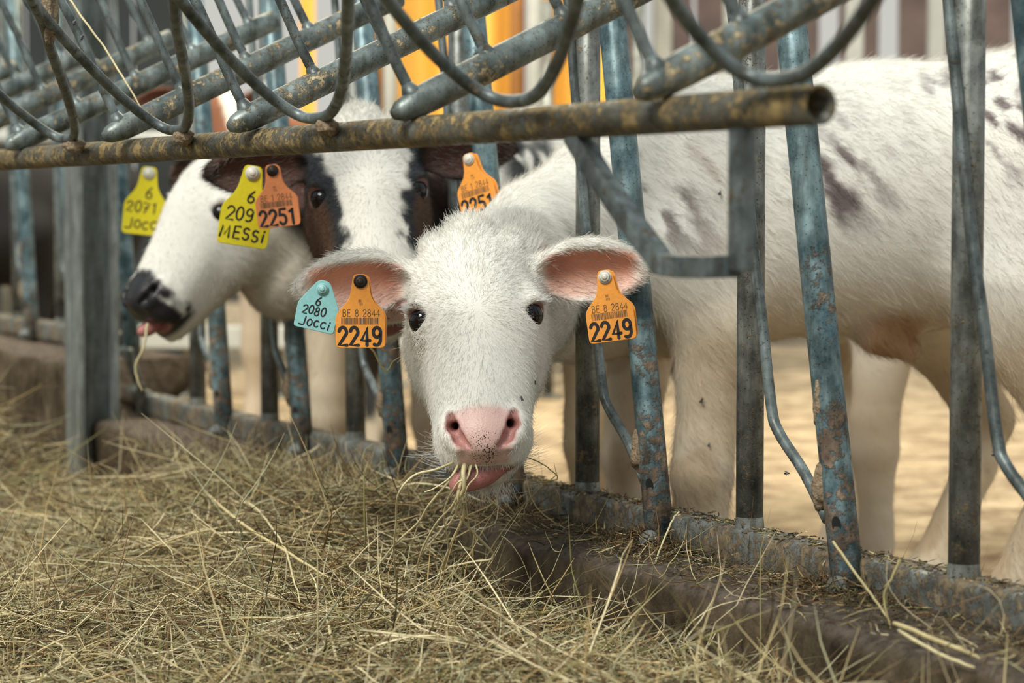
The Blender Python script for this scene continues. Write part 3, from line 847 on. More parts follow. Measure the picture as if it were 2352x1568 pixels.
# concrete kerb under the barriers (two heights)
def concrete():
    m, nt, b = new_mat('mucky concrete'); L = nt.links.new
    g = N(nt, 'ShaderNodeNewGeometry'); P = g.outputs['Position']
    n = N(nt, 'ShaderNodeTexNoise', Scale=9.0, Detail=9.0, Roughness=0.7); L(P, n.inputs['Vector'])
    r = N(nt, 'ShaderNodeValToRGB'); el = r.color_ramp.elements
    el[0].position = 0.36; el[0].color = (0.045, 0.03, 0.016, 1); el[1].position = 0.66; el[1].color = (0.21, 0.165, 0.105, 1)
    L(n.outputs[0], r.inputs[0])
    mp = N(nt, 'ShaderNodeMapping'); mp.inputs['Scale'].default_value = (1, 1, 0.12); L(P, mp.inputs[0])
    n2 = N(nt, 'ShaderNodeTexNoise', Scale=46.0, Detail=5.0); L(mp.outputs[0], n2.inputs['Vector'])
    mx = N(nt, 'ShaderNodeMix', data_type='RGBA', blend_type='OVERLAY'); mx.inputs[0].default_value = 0.8
    L(r.outputs[0], mx.inputs[6]); L(n2.outputs[0], mx.inputs[7])
    sp = N(nt, 'ShaderNodeSeparateXYZ'); L(g.outputs['Normal'], sp.inputs[0])
    n3 = N(nt, 'ShaderNodeTexNoise', Scale=55.0, Detail=8.0, Roughness=0.7); L(P, n3.inputs['Vector'])
    r3 = N(nt, 'ShaderNodeValToRGB'); el = r3.color_ramp.elements
    el[0].position = 0.33; el[0].color = (0.06, 0.045, 0.034, 1); el[1].position = 0.7; el[1].color = (0.30, 0.24, 0.19, 1)
    L(n3.outputs[0], r3.inputs[0])
    m2 = N(nt, 'ShaderNodeMix', data_type='RGBA'); L(mx.outputs[2], m2.inputs[6]); L(r3.outputs[0], m2.inputs[7])
    cl = N(nt, 'ShaderNodeMapRange'); L(sp.outputs['Z'], cl.inputs[0]); cl.inputs[1].default_value = 0.3; cl.inputs[2].default_value = 0.8
    L(cl.outputs[0], m2.inputs[0]); L(m2.outputs[2], b.inputs['Base Color'])
    b.inputs['Roughness'].default_value = 0.92; b.inputs['Specular IOR Level'].default_value = 0.2
    bp = N(nt, 'ShaderNodeBump', Strength=1.0, Distance=0.012); L(n3.outputs[0], bp.inputs['Height']); L(bp.outputs[0], b.inputs['Normal'])
    return m
M_CONC = concrete()
ZK = ZR - 0.044
def kerb(name, s0, s1, top, label=None):
    n, prof = 240, [(-0.13, -0.05), (-0.13, 0)] + [(x, 0) for x in np.linspace(-0.1, 0.13, 14)] + [(0.147, -0.003), (0.157, -0.013), (0.16, -0.03)] + [(0.16, z) for z in np.linspace(-0.06, -0.30, 12)]
    k = len(prof); V = []
    for i in range(n + 1):
        s = s0 + (s1 - s0) * i / n
        V += [FP(s, a, top + b) for a, b in prof]
    V = np.array(V); nn = vnoise(V, 11, 3) - 0.5 + 0.5 * (vnoise(V, 38, 4) - 0.5)
    pk = np.tile(np.array([a for a, b in prof]), n + 1)
    V[:, 2] += np.where(pk > -0.12, nn * 0.012, 0); V += (nn * 0.010 * (pk > 0.14))[:, None] * FN
    F = [(i * k + j, i * k + j + 1, (i + 1) * k + j + 1, (i + 1) * k + j) for i in range(n) for j in range(k - 1)]
    F += [tuple(range(k))[::-1], tuple(range(n * k, n * k + k))]
    mb = MB(); mb.add(V, [f[::-1] for f in F]); o = mb.build(name, M_CONC, None)
    tag(o, label, kind='structure'); return o
kerb('kerb', -1.9, 2.08, ZK, 'low mucky concrete kerb under the barrier')
kerb('kerb_raised', 2.08, 4.6, ZK + 0.115, 'higher stretch of concrete kerb beyond the steel column')

# ------------------------------------------------------------------ ground
def ground_mat(name, c0, c1, scale):
    m, nt, b = new_mat(name); L = nt.links.new
    g = N(nt, 'ShaderNodeNewGeometry'); n = N(nt, 'ShaderNodeTexNoise', Scale=scale, Detail=8.0, Roughness=0.7); L(g.outputs['Position'], n.inputs['Vector'])
    r = N(nt, 'ShaderNodeValToRGB'); el = r.color_ramp.elements
    el[0].position = 0.36; el[0].color = (*c0, 1); el[1].position = 0.6; el[1].color = (*c1, 1)
    L(n.outputs[0], r.inputs[0]); L(r.outputs[0], b.inputs['Base Color']); b.inputs['Roughness'].default_value = 0.95
    bp = N(nt, 'ShaderNodeBump', Strength=1.0, Distance=0.03); L(n.outputs[0], bp.inputs['Height']); L(bp.outputs[0], b.inputs['Normal'])
    return m
mb = MB(); mb.add([(-12, 2, 0), (12, 2, 0), (12, 16, 0), (-12, 16, 0)], [(0, 1, 2, 3)])
# pen floor lies on the far side of the kerb, aisle floor on the near side
a0, a1 = FP(-4, 0, 0), FP(14, 0, 0)
mb = MB(); mb.add([a0, a1, a1 - FN * 14, a0 - FN * 14], [(0, 3, 2, 1)])
o = mb.build('floor', ground_mat('straw-littered pen floor', (0.20, 0.13, 0.07), (0.62, 0.48, 0.30), 6.0), None, False); tag(o, 'sandy straw-littered pen floor', kind='structure')
mb = MB(); mb.add([a0 + FN * 0.02, a1 + FN * 0.02, a1 + FN * 9, a0 + FN * 9], [(0, 1, 2, 3)])
o = mb.build('aisle_floor', ground_mat('feed aisle floor', (0.06, 0.045, 0.025), (0.2, 0.15, 0.08), 9.0), None, False); tag(o, 'feed aisle floor under the hay', kind='structure')

# ------------------------------------------------------------------ tilted rack in front, above the barrier
RD = nrm(np.array([-0.5145, 0.8575, 0.0])); RN = np.array([RD[1], -RD[0], 0.0])     # along (away), towards the pen
RE = at(1884, 240, 1.85)
def RP(s): return RE + s * RD
rack = empty('hay_rack', RP(1.2)); tag(rack, 'tilted galvanised rack of slanted tubes and looped rods above the calves', 'rack')
RI = Matrix.Translation(-rack.location)
def radd(mb, name, mat, **k):
    o = mb.build(name, mat, rack, **k); o.matrix_parent_inverse = RI; return o
mb = MB(); mb.tube([RP(s) for s in np.linspace(0, 4.2, 30)], 0.0168, 24, hollow=0.82); radd(mb, 'front_tube', M_TUBE)
XT = [-1.416, -1.195, -0.975, -0.753, -0.532, -0.320, -0.1046, 0.129]; YT = [4.62, 4.24, 3.87, 3.50, 3.10, 2.76, 2.42, 2.02]
ZT = 0.7795
TV = np.array([0.8575, 0.5145, 0.47]); WV = nrm(np.array([-0.44, 0.0, 0.89]))
for i, (x, y) in enumerate(zip(XT, YT)):
    a = np.array([x, y, ZT])
    mb = MB()
    pts = [a - TV * 0.024, a - TV * 0.016, a + TV * 0.004, a + TV * 0.03, a + TV * 0.2, a + TV * 0.40, a + TV * 0.425]
    mb.tube(pts, [0.006, 0.0115, 0.0162, 0.0172, 0.0172, 0.0172, 0.0172], 20)
    mb.tube([a + TV * 0.4245, a + TV * 0.4275, a + TV * 0.429], [0.0172, 0.0165, 0.012], 20)
    T = radd(mb, 'slanted_tube', M_RACK)
    for L_ in (0.0, 0.093, 0.19, 0.287, 0.385):
        p = a + TV * L_ + np.array([0, 0, 0.008])
        r_ = MB(); q = [p, p + WV * 0.05, p + WV * 0.16 + TV * 0.004, p + WV * 0.30 - TV * 0.004, p + WV * 0.52 + TV * 0.02]
        r_.tube(spline(q, 5), 0.0062, 12)
        r_.tube([p - WV * 0.006, p + WV * 0.006, p + WV * 0.016], [0.0125, 0.0105, 0.0062], 12)
        o = r_.build('rung_rod', M_ROD, T)
for i in (5, 6, 7):          # hangers from the slanted tubes to the barrier's top rail
    a = np.array([XT[i], YT[i], ZT]) + TV * 0.415
    s_ = float(np.dot(a - F0, FD)); b = FP(s_, 0.0, 1.25)
    mb = MB(); mb.tube([a, a + (b - a) * 0.5, b], 0.009, 12); radd(mb, 'hanger', M_ROD)
XU = [-1.06, -0.85, -0.634, -0.43, -0.22, 0.006, 0.218]; YU = [3.95, 3.60, 3.26, 2.93, 2.58, 2.20, 1.857]
# looped rods welded on the front tube
zb = RE[2] + 0.0168 + 0.004
for i in range(len(XU)):
    B = np.array([XU[i], YU[i], zb])
    rt = -RD
    hl = 0.5 * np.linalg.norm(np.array([XU[i], YU[i]]) - np.array([XU[i - 1], YU[i - 1]])) if i else 0.205
    hr = 0.5 * np.linalg.norm(np.array([XU[i + 1], YU[i + 1]]) - np.array([XU[i], YU[i]])) if i < len(XU) - 1 else 0.205
    UPV = np.array([-0.033, -0.31, 0.125])
    pr = [(-1.06, 1.22), (-1.0, 1.0), (-0.86, 0.72), (-0.66, 0.42), (-0.42, 0.17), (-0.20, 0.03), (0.0, 0.0), (0.18, 0.035), (0.38, 0.19), (0.58, 0.45), (0.80, 0.80), (0.96, 1.0), (1.02, 1.22)]
    pts = [B + rt * (u * (hl if u < 0 else hr)) + UPV * h for u, h in pr]
    mb = MB(); mb.tube(spline(pts, 6), 0.0066, 14); L = radd(mb, 'looped_rod', M_ROD)
    if 0 <= i <= 4:
        muck_lump(L, B + np.array([0.004, 0, -0.010]) + rt * 0.015, (0.034 if i == 2 else 0.022, 0.011, 0.010), np.stack([rt, RN, UP]), 50 + i)
muck_lump(rack, at(114, 20, 2.80), (0.010, 0.010, 0.045), np.stack([rt, RN, UP]), 77).matrix_parent_inverse = RI
# strap bracket under the near end of the tube
sp = lambda px: next(s for s in np.linspace(0, 1.5, 3001) if (1176 + RP(s)[0] / RP(s)[1] * FPX) <= px)
sA, sB, sC = sp(1318), sp(1508), sp(1702)
zt = RE[2]
q = [RP(sA) + UP * -0.012, RP(sA) - UP * 0.03 - RD * 0.006, RP(sB) + UP * (at(1500, 585, RP(sB)[1])[2] - zt), RP(sB) - RD * 0.012 + UP * (at(1520, 606, RP(sB)[1])[2] - zt), RP(sC) + RD * 0.010 + UP * (at(1690, 612, RP(sC)[1])[2] - zt)]
def strap(pts, w, t, name):
    """flat bar bent along pts (w across the line of sight of the rack front, t thin)"""
    P = spline(pts, 5); mb = MB(); V = []; F = []
    T = nrm(np.gradient(P, axis=0))
    for p, tt in zip(P, T):
        s_ = nrm(np.cross(tt, RN))
        for a, b in ((-1, -1), (1, -1), (1, 1), (-1, 1)): V.append(p + s_ * a * w + RN * b * t)
    n = len(P)
    for i in range(n - 1):
        for j in range(4): F.append((i * 4 + j, i * 4 + (j + 1) % 4, i * 4 + 4 + (j + 1) % 4, i * 4 + 4 + j))
    F += [(3, 2, 1, 0), tuple(range(4 * n - 4, 4 * n))]
    mb.add(V, F); o = radd(mb, name, M_ROD, bevel=0.002); return o
strap([q[0], q[0] * .66 + q[2] * .34 - UP * 0.004 , q[0] * .33 + q[2] * .67 - UP * .004, q[2], q[3], q[3] * .5 + q[4] * .5 - UP * 0.002, q[4]], 0.0095, 0.008, 'bent_strap')
strap([RP(sC) - UP * 0.01, RP(sC) * .5 + (q[4] - RD * .01) * .5, q[4] - RD * 0.010 - UP * 0.004], 0.0125, 0.006, 'upright_strap')

# ------------------------------------------------------------------ the calves behind
def gen_body(H, necks, sh, dv, k=1.0, drop=0.0):
    """standing trunk: sh shoulder centre, dv horizontal way from shoulder to rump"""
    sh = np.asarray(sh, float); dv = nrm(np.array([dv[0], dv[1], 0.0])); sd = np.array([-dv[1], dv[0], 0.0])
    ax = np.stack([dv, sd, UP])
    W_ = lambda a, b, c: sh + k * (a * dv + b * sd) + np.array([0, 0, k * c])
    zf = lambda z: (0, 0, 0)
    def G(a, b, z): 
        p = sh + k * (a * dv + b * sd); p = p.copy(); p[2] = z; return p
    def body(P):
        pts_u = [H.w1(0, 0.06, -0.085)] + [np.array(p) + np.array([0, 0, 0.05]) for p in necks] + [W_(0.02, 0, 0.11)]
        pts_l = [H.w1(0, 0.0, -0.11)] + [np.array(p) - np.array([0, 0, 0.06]) for p in necks] + [W_(-0.04, 0, -0.09)]
        d = smin(chain(P, pts_u, np.linspace(0.062, 0.085, len(pts_u)) * k, 0.03), chain(P, pts_l, np.linspace(0.056, 0.11, len(pts_l)) * k, 0.03), 0.06)
        t = ell(P, W_(0.06, 0, 0.0), np.array([0.19, 0.165, 0.185]) * k, ax)
        t = smin(t, ell(P, W_(0.30, 0, 0.0), np.array([0.28, 0.18, 0.195]) * k, ax), 0.08)
        t = smin(t, ell(P, W_(0.57, 0, 0.05), np.array([0.2, 0.165, 0.155]) * k, ax), 0.08)
        d = smin(d, t, 0.08)
        for s in (-1, 1):
            y = s * 0.105
            d = smin(d, leg(P, [G(0.0, y, sh[2] - 0.05), G(0.05, y, 0.47), G(0.03, y, 0.30), G(0.03, y, 0.25), G(0.035, y, 0.12), G(0.03, y, 0.08), G(0.01, y, 0.03)], np.array([0.085, 0.06, 0.04, 0.041, 0.027, 0.033, 0.036]) * k), 0.04)
            y = s * 0.10
            d = smin(d, leg(P, [G(0.58, y, sh[2] + 0.05), G(0.50, y, 0.50), G(0.46, y, 0.45)], np.array([0.12, 0.09, 0.06]) * k), 0.07)
            d = smin(d, leg(P, [G(0.46, y, 0.46), G(0.57, y, 0.31), G(0.56, y, 0.24), G(0.53, y, 0.09), G(0.51, y, 0.03)], np.array([0.06, 0.037, 0.029, 0.033, 0.036]) * k), 0.035)
        d = smin(d, leg(P, [W_(0.74, 0, 0.10), W_(0.78, 0, 0.0), W_(0.78, 0, -0.25)], np.array([0.032, 0.02, 0.012]) * k), 0.03)
        return d
    lo = np.minimum(sh, sh + dv * 0.8) - 0.26; hi = np.maximum(sh, sh + dv * 0.8) + 0.26
    return body, lo, hi

def grids_for(H, lo, hi, fine, coarse):
    out = []
    for i in range(3):
        a, b = H.o[i] - 0.27 * H.k, H.o[i] + 0.27 * H.k
        l, h = min(lo[i], a - 0.02), max(hi[i], b + 0.02)
        if i == 2: l = -0.02
        segs = []
        if a - l > 0.011: segs.append((l, a, coarse))
        segs.append((a, b, fine))
        if h - b > 0.011: segs.append((b, h, coarse))
        out.append(axis_grid(segs))
    return out

H2 = Head(at(848, 448, 3.36), (0.10, -1), roll=5.5, tilt=25)
b2, lo2, hi2 = gen_body(H2, [(-0.165, 3.62, 0.62), (-0.09, 3.85, 0.63)], (0.03, 4.12, 0.65), (0.45, 0.89))
def patch2(L, C):
    q = np.abs(L[:, 0]); n = vnoise(L, 60, 4) - 0.5
    lim = np.interp(L[:, 1], [-0.20, -0.125, -0.085, -0.04, 0.0, 0.05, 0.11], [0.11, 0.075, 0.040, 0.040, 0.051, 0.062, 0.075])
    m = ss(-0.007, 0.007, q - lim + n * 0.022 + (vnoise(L, 190, 14) - 0.5) * 0.016 * ss(0.0, -0.08, L[:, 1])) * ss(-0.15, -0.11, L[:, 1])
    br = ss(0.012, 0.03, q - lim) * ss(0.03, -0.02, L[:, 1])
    col = lerp(np.tile((0.022, 0.026, 0.032), (len(L), 1)), (0.10, 0.055, 0.035), br)
    return C + (col - C) * (m * ss(0.12, 0.10, L[:, 1]))[:, None]
def coat2(V, L):
    C = np.tile(WHITE * 0.98, (len(V), 1))
    low = ss(0.60, 0.42, V[:, 2]) * ss(3.6, 3.8, V[:, 1]) * 0.8
    C = lerp(C, (0.62, 0.46, 0.26), low)
    n = vnoise(V * np.array([1, 1, 0.4]), 40, 6) * 0.5 + vnoise(V, 7, 7) * 0.5
    for px, py, rr in ((1190, 430, 0.09), (1215, 370, 0.07), (1040, 470, 0.08)):
        c = at(px, py, 3.98); d = np.linalg.norm((V - c) * np.array([1.3, 0.5, 0.7]), axis=1) / rr
        C = lerp(C, (0.03, 0.035, 0.04), ss(1.1, 0.5, d) * ss(0.38, 0.5, n))
    C = lerp(C, (0.05, 0.05, 0.05), ss(0.45, 0.5, n) * ss(4.3, 4.5, V[:, 1]))
    return lerp(C, (0.1, 0.08, 0.06), ss(0.05, 0.04, V[:, 2]))
calf2 = build_calf('calf', H2, b2, grids_for(H2, lo2, hi2, 0.0045, 0.012), 'calf with dark patches round both eyes and orange tags 2251, head over the white calf', coat2,
                   hair=int(90000 * HAIRK), hair_len=0.02, dark_ear=(0.035, 0.018, 0.014), patches=patch2, mouth=0.6, seed=2, rad=0.00026,
                   flow=lambda p: np.tile(np.array([0.4, 0.8, -0.5]), (len(p), 1)), head_hair=1.2, hair_dens=lambda V: 1.0 * (V[:, 1] < 4.4))
H3 = Head(at(458, 486, 4.02), (-0.75, -0.66), roll=-3, tilt=29, scale=1.06)
b3, lo3, hi3 = gen_body(H3, [(-0.41, 4.10, 0.62), (-0.36, 4.28, 0.635)], (-0.27, 4.62, 0.645), (0.12, 1))
def coat3(V, L):
    C = np.tile(WHITE, (len(V), 1))
    low = ss(0.60, 0.42, V[:, 2]) * ss(4.1, 4.2, V[:, 1]) * 0.6
    C = lerp(C, (0.66, 0.50, 0.28), low)
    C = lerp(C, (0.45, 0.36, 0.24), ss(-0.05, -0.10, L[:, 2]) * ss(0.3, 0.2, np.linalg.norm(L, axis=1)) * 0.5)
    n = vnoise(V, 8, 9); C = lerp(C, (0.05, 0.05, 0.05), ss(0.5, 0.55, n) * ss(4.75, 4.9, V[:, 1]))
    return lerp(C, (0.1, 0.08, 0.06), ss(0.05, 0.04, V[:, 2]))
calf3 = build_calf('calf', H3, b3, grids_for(H3, lo3, hi3, 0.0055, 0.012), 'white calf in profile with a black muzzle, yellow tags in its dark ears', coat3,
                   hair=int(60000 * HAIRK), hair_len=0.018, dark_ear=(0.03, 0.016, 0.014), dark_nose=True, mouth=0.8, seed=3, rad=0.0003,
                   flow=lambda p: np.tile(np.array([0.3, 0.8, -0.6]), (len(p), 1)), head_hair=1.2, hair_dens=lambda V: 1.0 * (V[:, 1] < 4.9))
mb = MB()
tp = [H3.w1(0.0, -0.165, -0.03), H3.w1(0.0, -0.20, -0.018), H3.w1(0.0, -0.218, -0.008), H3.w1(0.0, -0.228, 0.004)]
mb.tube(spline(tp, 5), np.interp(np.linspace(0, 1, 16), [0, .6, .9, 1], [0.015, 0.013, 0.009, 0.003]), 12)
tag(mb.build('tongue', M_TONGUE, calf3), 'pink tongue tip')

# a brown calf deep in the pen, and a black one added as dark backdrop
H4 = Head(at(515, 262, 6.4), (0.5, -0.86), tilt=40, scale=1.0)
b4, lo4, hi4 = gen_body(H4, [(-0.78, 6.65, 0.88)], (-0.70, 6.95, 0.76), (0.3, 1))
def coat4(V, L):
    C = np.tile((0.20, 0.075, 0.035), (len(V), 1))
    C = lerp(C, (0.6, 0.5, 0.38), ss(0.7, 0.6, V[:, 2]) * ss(6.5, 6.6, V[:, 1]))
    return lerp(C, (0.72, 0.66, 0.58), ss(0.03, 0.02, np.abs(L[:, 0])) * ss(0.3, 0.25, np.linalg.norm(L, axis=1)))
build_calf('calf', H4, b4, grids_for(H4, lo4, hi4, 0.011, 0.018), 'brown calf with a white blaze standing far back in the pen', coat4, hair=2000, hair_len=0.02, dark_ear=(0.1, 0.04, 0.02), mouth=0, seed=4)
H5 = Head(np.array([-1.78, 6.3, 0.62]), (-0.7, -0.7), tilt=30)
b5, lo5, hi5 = gen_body(H5, [(-1.70, 6.6, 0.66)], (-1.55, 6.85, 0.66), (0.3, 1))
def coat5(V, L): return lerp(np.tile((0.012, 0.012, 0.014), (len(V), 1)), (0.30, 0.17, 0.06), ss(0.30, 0.2, V[:, 2]))
build_calf('calf', H5, b5, grids_for(H5, lo5, hi5, 0.011, 0.018), 'black calf added as a dark backdrop behind the raised barrier section at far left', coat5, hair=2000, hair_len=0.02, dark_ear=(0.01, 0.01, 0.01), mouth=0, seed=5)

H6 = Head(np.array([0.31, 4.06, 0.60]), (-0.9, -0.3), tilt=35)
b6, lo6, hi6 = gen_body(H6, [(0.46, 4.12, 0.63)], (0.60, 4.12, 0.64), (1, 0.12))
def coat6(V, L): 
    C = np.tile(WHITE, (len(V), 1)); C = lerp(C, (0.60, 0.44, 0.25), ss(0.6, 0.35, V[:, 2]) * (0.4 + 0.6 * vnoise(V, 12, 4)) * 0.8)
    return lerp(C, (0.1, 0.08, 0.06), ss(0.05, 0.04, V[:, 2]))
build_calf('calf', H6, b6, grids_for(H6, lo6, hi6, 0.010, 0.012), 'pale calf hidden behind the front calf, only its forelegs showing below the belly', coat6, hair=int(20000 * HAIRK), hair_len=0.018, mouth=0, seed=6)

# ------------------------------------------------------------------ ear tags and their lettering (strokes drawn as flat ribbons)
def arc(cx, cy, rx, ry, a0, a1, n=14):
    return [(cx + rx * math.cos(math.radians(a)), cy + ry * math.sin(math.radians(a))) for a in np.linspace(a0, a1, n)]
GL = {
    '0': [arc(.3, .5, .25, .46, 90, 450, 26)],
    '1': [[(.12, .78), (.32, .96), (.32, .02)]],
    '2': [arc(.3, .70, .25, .26, 165, -15, 14) + [(.05, .04), (.57, .04)]],
    '4': [[(.40, .04), (.40, .96), (.03, .28), (.58, .28)]],
    '5': [[(.52, .96), (.12, .96), (.09, .56)] + arc(.29, .33, .26, .29, 110, -150, 16)],
    '6': [[(.46, .96)] + arc(.62, .30, .56, .58, 128, 172, 6) + arc(.30, .28, .24, .25, 170, -190, 22)],
    '7': [[(.04, .94), (.55, .94), (.20, .03)], [(.16, .5), (.46, .5)]],
    '8': [arc(.3, .73, .2, .22, -90, 270, 20), arc(.3, .27, .25, .25, 90, 450, 22)],
    '9': [arc(.30, .70, .24, .25, -10, 350, 22) + [(.53, .42)] + arc(.26, .32, .27, .28, 5, -120, 9)],
    'B': [[(.07, .03), (.07, .97), (.3, .97)] + arc(.3, .75, .2, .22, 90, -90, 8) + [(.08, .53), (.3, .53)] + arc(.3, .28, .25, .25, 90, -90, 9) + [(.07, .03)]],
    'E': [[(.52, .96), (.08, .96), (.08, .04), (.54, .04)], [(.08, .52), (.45, .52)]],
    'J': [[(.42, .95), (.42, .22)] + arc(.22, .20, .20, .18, 0, -110, 8) + [(-.12, .06)]],
    'O': [arc(.3, .45, .25, .36, 60, 430, 22)],
    'C': [arc(.32, .42, .27, .34, 50, 315, 18)],
    'i': [[(.18, .62), (.15, .04)], [(.2, .86), (.22, .93)]],
    'M': [[(.0, .05), (.10, .92), (.34, .22), (.62, .95), (.70, .05)]],
    'S': [arc(.3, .72, .22, .22, 35, 270, 13) + arc(.3, .27, .24, .23, 90, -150, 13)],
    ' ': [],
}
WID = {' ': .42, '1': .5, 'i': .36, 'M': .86, 'J': .56}

def ribbon(mb, pts, w, X):
    P = np.asarray(pts, float); n = len(P); T = nrm(np.gradient(P, axis=0)) if n > 2 else nrm(np.tile(P[1] - P[0], (2, 1)))
    Nn = np.stack([-T[:, 1], T[:, 0]], 1); V = []; F = []
    k = 6
    caps0 = [P[0] - T[0] * w * math.sin(a) * 1 + Nn[0] * w * math.cos(a) for a in np.linspace(0, math.pi, k)]
    caps1 = [P[-1] + T[-1] * w * math.sin(a) + Nn[-1] * w * math.cos(a) for a in np.linspace(math.pi, 0, k)]
    L_ = [p + q * w for p, q in zip(P, Nn)]; R_ = [p - q * w for p, q in zip(P, Nn)]
    V = L_ + R_
    F = [(i, n + i, n + i + 1, i + 1) for i in range(n - 1)]
    b = len(V); V += caps0 + caps1
    F += [tuple(range(b, b + k)), tuple(range(b + k, b + 2 * k))]
    mb.add([X(p) for p in V], F)

def lettering(mb, text, u0, v0, h, w, X, wide=1.0, gap=0.10, slant=0.0, wob=0.0, rot=0.0, r=random):
    """text from lower-left (u0,v0), height h, half stroke w; returns the end"""
    u = u0
    for ch in text:
        dy = r.uniform(-wob, wob) * h; sc = 1 + r.uniform(-wob, wob)
        for st in GL[ch]:
            pts = [(u + (x * wide + slant * y) * h * sc, v0 + y * h * sc + dy + rot * (u - u0)) for x, y in st]
            ribbon(mb, pts, w, X)
        u += (WID.get(ch, .62) * wide + gap) * h
    return u

def smooth_outline(pts, n=5):
    P = np.asarray(pts, float); out = []
    for i in range(len(P)):
        a, b, c, r = P[i - 1][:2], P[i][:2], P[(i + 1) % len(P)][:2], P[i][2]
        d0, d1 = nrm(a - b), nrm(c - b)
        r_ = min(r, 0.49 * np.linalg.norm(a - b), 0.49 * np.linalg.norm(c - b))
        p0, p1 = b + d0 * r_, b + d1 * r_
        for t in np.linspace(0, 1, n): out.append((1 - t) ** 2 * p0 + 2 * t * (1 - t) * b + t * t * p1)
    return np.array(out)

ORANGE = (0.90, 0.36, 0.060)
def plastic(name, c): return plain(name, c, 0.42, 0, 0.4, bump=0.08, scale=240, var=0.06)
M_OR, M_OR2 = plastic('orange tag plastic', ORANGE), plastic('salmon orange tag plastic', (0.86, 0.30, 0.115))
M_YE, M_BL = plastic('yellow tag plastic', (0.72, 0.62, 0.02)), plastic('light blue tag plastic', (0.27, 0.58, 0.60))
M_INK, M_INK2 = plain('black print', (0.012, 0.012, 0.015), 0.5), plain('grey print', (0.13, 0.085, 0.05), 0.6)
M_CLEAR, M_BLACKP = plain('milky white stud', (0.72, 0.70, 0.62), 0.3, bump=0.1), plain('dark brown stud', (0.03, 0.02, 0.015), 0.5)

def outline_flag(w, h, neck, wide_at):
    """bell-shaped tag: ring at the top, shoulders at wide_at below the hole"""
    return smooth_outline([(-neck, -0.002, .010), (-neck * .86, 0.009, .009), (neck * .86, 0.009, .009), (neck, -0.002, .010), (neck * 1.25, -wide_at * .55, .012), (w, -wide_at * 1.02, .008),
                           (w * .985, -h, .006), (-w * .985, -h, .006), (-w, -wide_at * 1.02, .008), (-neck * 1.25, -wide_at * .55, .012)])
def outline_house(w, h, wide_at):
    return smooth_outline([(-.007, .011, .006), (.007, .011, .006), (w, -wide_at, .004), (w * .96, -h, .004), (-w * .96, -h, .004), (-w, -wide_at, .004)])

def ear_tag(name, label, hole, out, mat, roll=0, yaw=0, pitch=0, scale=1.0, stud='clear', text=None, back=True, cat='ear tag', stud_mat=None, group='cattle ear tags', curve=0.0):
    hole = np.asarray(hole, float)
    y, p, r = map(math.radians, (yaw, pitch, roll))
    M = (Matrix.Rotation(y, 3, 'Z') @ Matrix.Rotation(p, 3, 'X') @ Matrix.Rotation(-r, 3, 'Y'))
    ex, en, ey = (np.array(M @ Vector(v)) for v in ((1, 0, 0), (0, -1, 0), (0, 0, 1)))
    root = empty(name, hole); tag(root, label, cat, group); inv = Matrix.Translation(-Vector(hole))
    def X(q, z=0.0): return hole + scale * (q[0] * ex + q[1] * ey + (z + curve * q[1] * q[1]) * en)
    def done(o): o.matrix_parent_inverse = inv; return o
    def plate(o_, z0, z1, nm, sc=1.0):
        n = len(o_); c = o_.mean(0); mb = MB(); V = []; F = []
        ins = lambda q, f: q + nrm(c - q) * f
        rings = [(ins, .0006, z1), (ins, 0, z1 - .0006), (ins, 0, z0)]
        for fn, a, z in rings: V += [X(fn(q, a) * sc, z) for q in o_]
        # rows of the face so that it can bend
        for i in range(2):
            for j in range(n):
                k = (j + 1) % n; F.append((i * n + j, (i + 1) * n + j, (i + 1) * n + k, i * n + k))
        F.append(tuple(range(n))); F.append(tuple(range(2 * n, 3 * n))[::-1])
        mb.add(V, F); return done(mb.build(nm, mat, root, False))
    plate(out, -.0007, .0009, 'panel')
    if back: plate(out * np.array([0.97, 0.95]) + np.array([0.002, -0.001]), -.0085, -.0070, 'back_panel')
    sb = MB()
    rr = .0085 if stud != 'small' else .0075
    for z0, z1, r0, r1 in ((-.009, .0018, .004, .004), (.0009, .0028, rr, rr), (.0028, .0048, rr * .82, rr * .62), (.0048, .0062, rr * .45, rr * .3)):
        a, b = X((0, 0), z0), X((0, 0), z1); sb.tube([a, b], [r0 * scale, r1 * scale], 22)
    done(sb.build('stud', stud_mat or M_CLEAR, root, True))
    Xt = lambda q: X(q, .00125)
    rl = random.Random(len(label))
    for kind, args, im in text or []:
        mb = MB()
        if kind == 'text': lettering(mb, *args['a'], Xt, r=rl, **args.get('k', {})); nm = 'lettering'
        else:
            u, v, w, h = args; x = u
            while x < u + w:
                b = rl.choice([.0004, .0004, .0007, .001]); mb.add([Xt(q) for q in ((x, v), (x + b, v), (x + b, v + h), (x, v + h))], [(0, 1, 2, 3)]); x += b + rl.choice([.0004, .0006, .0009])
            nm = 'barcode'
        done(mb.build(nm, im, root, False))
    return root

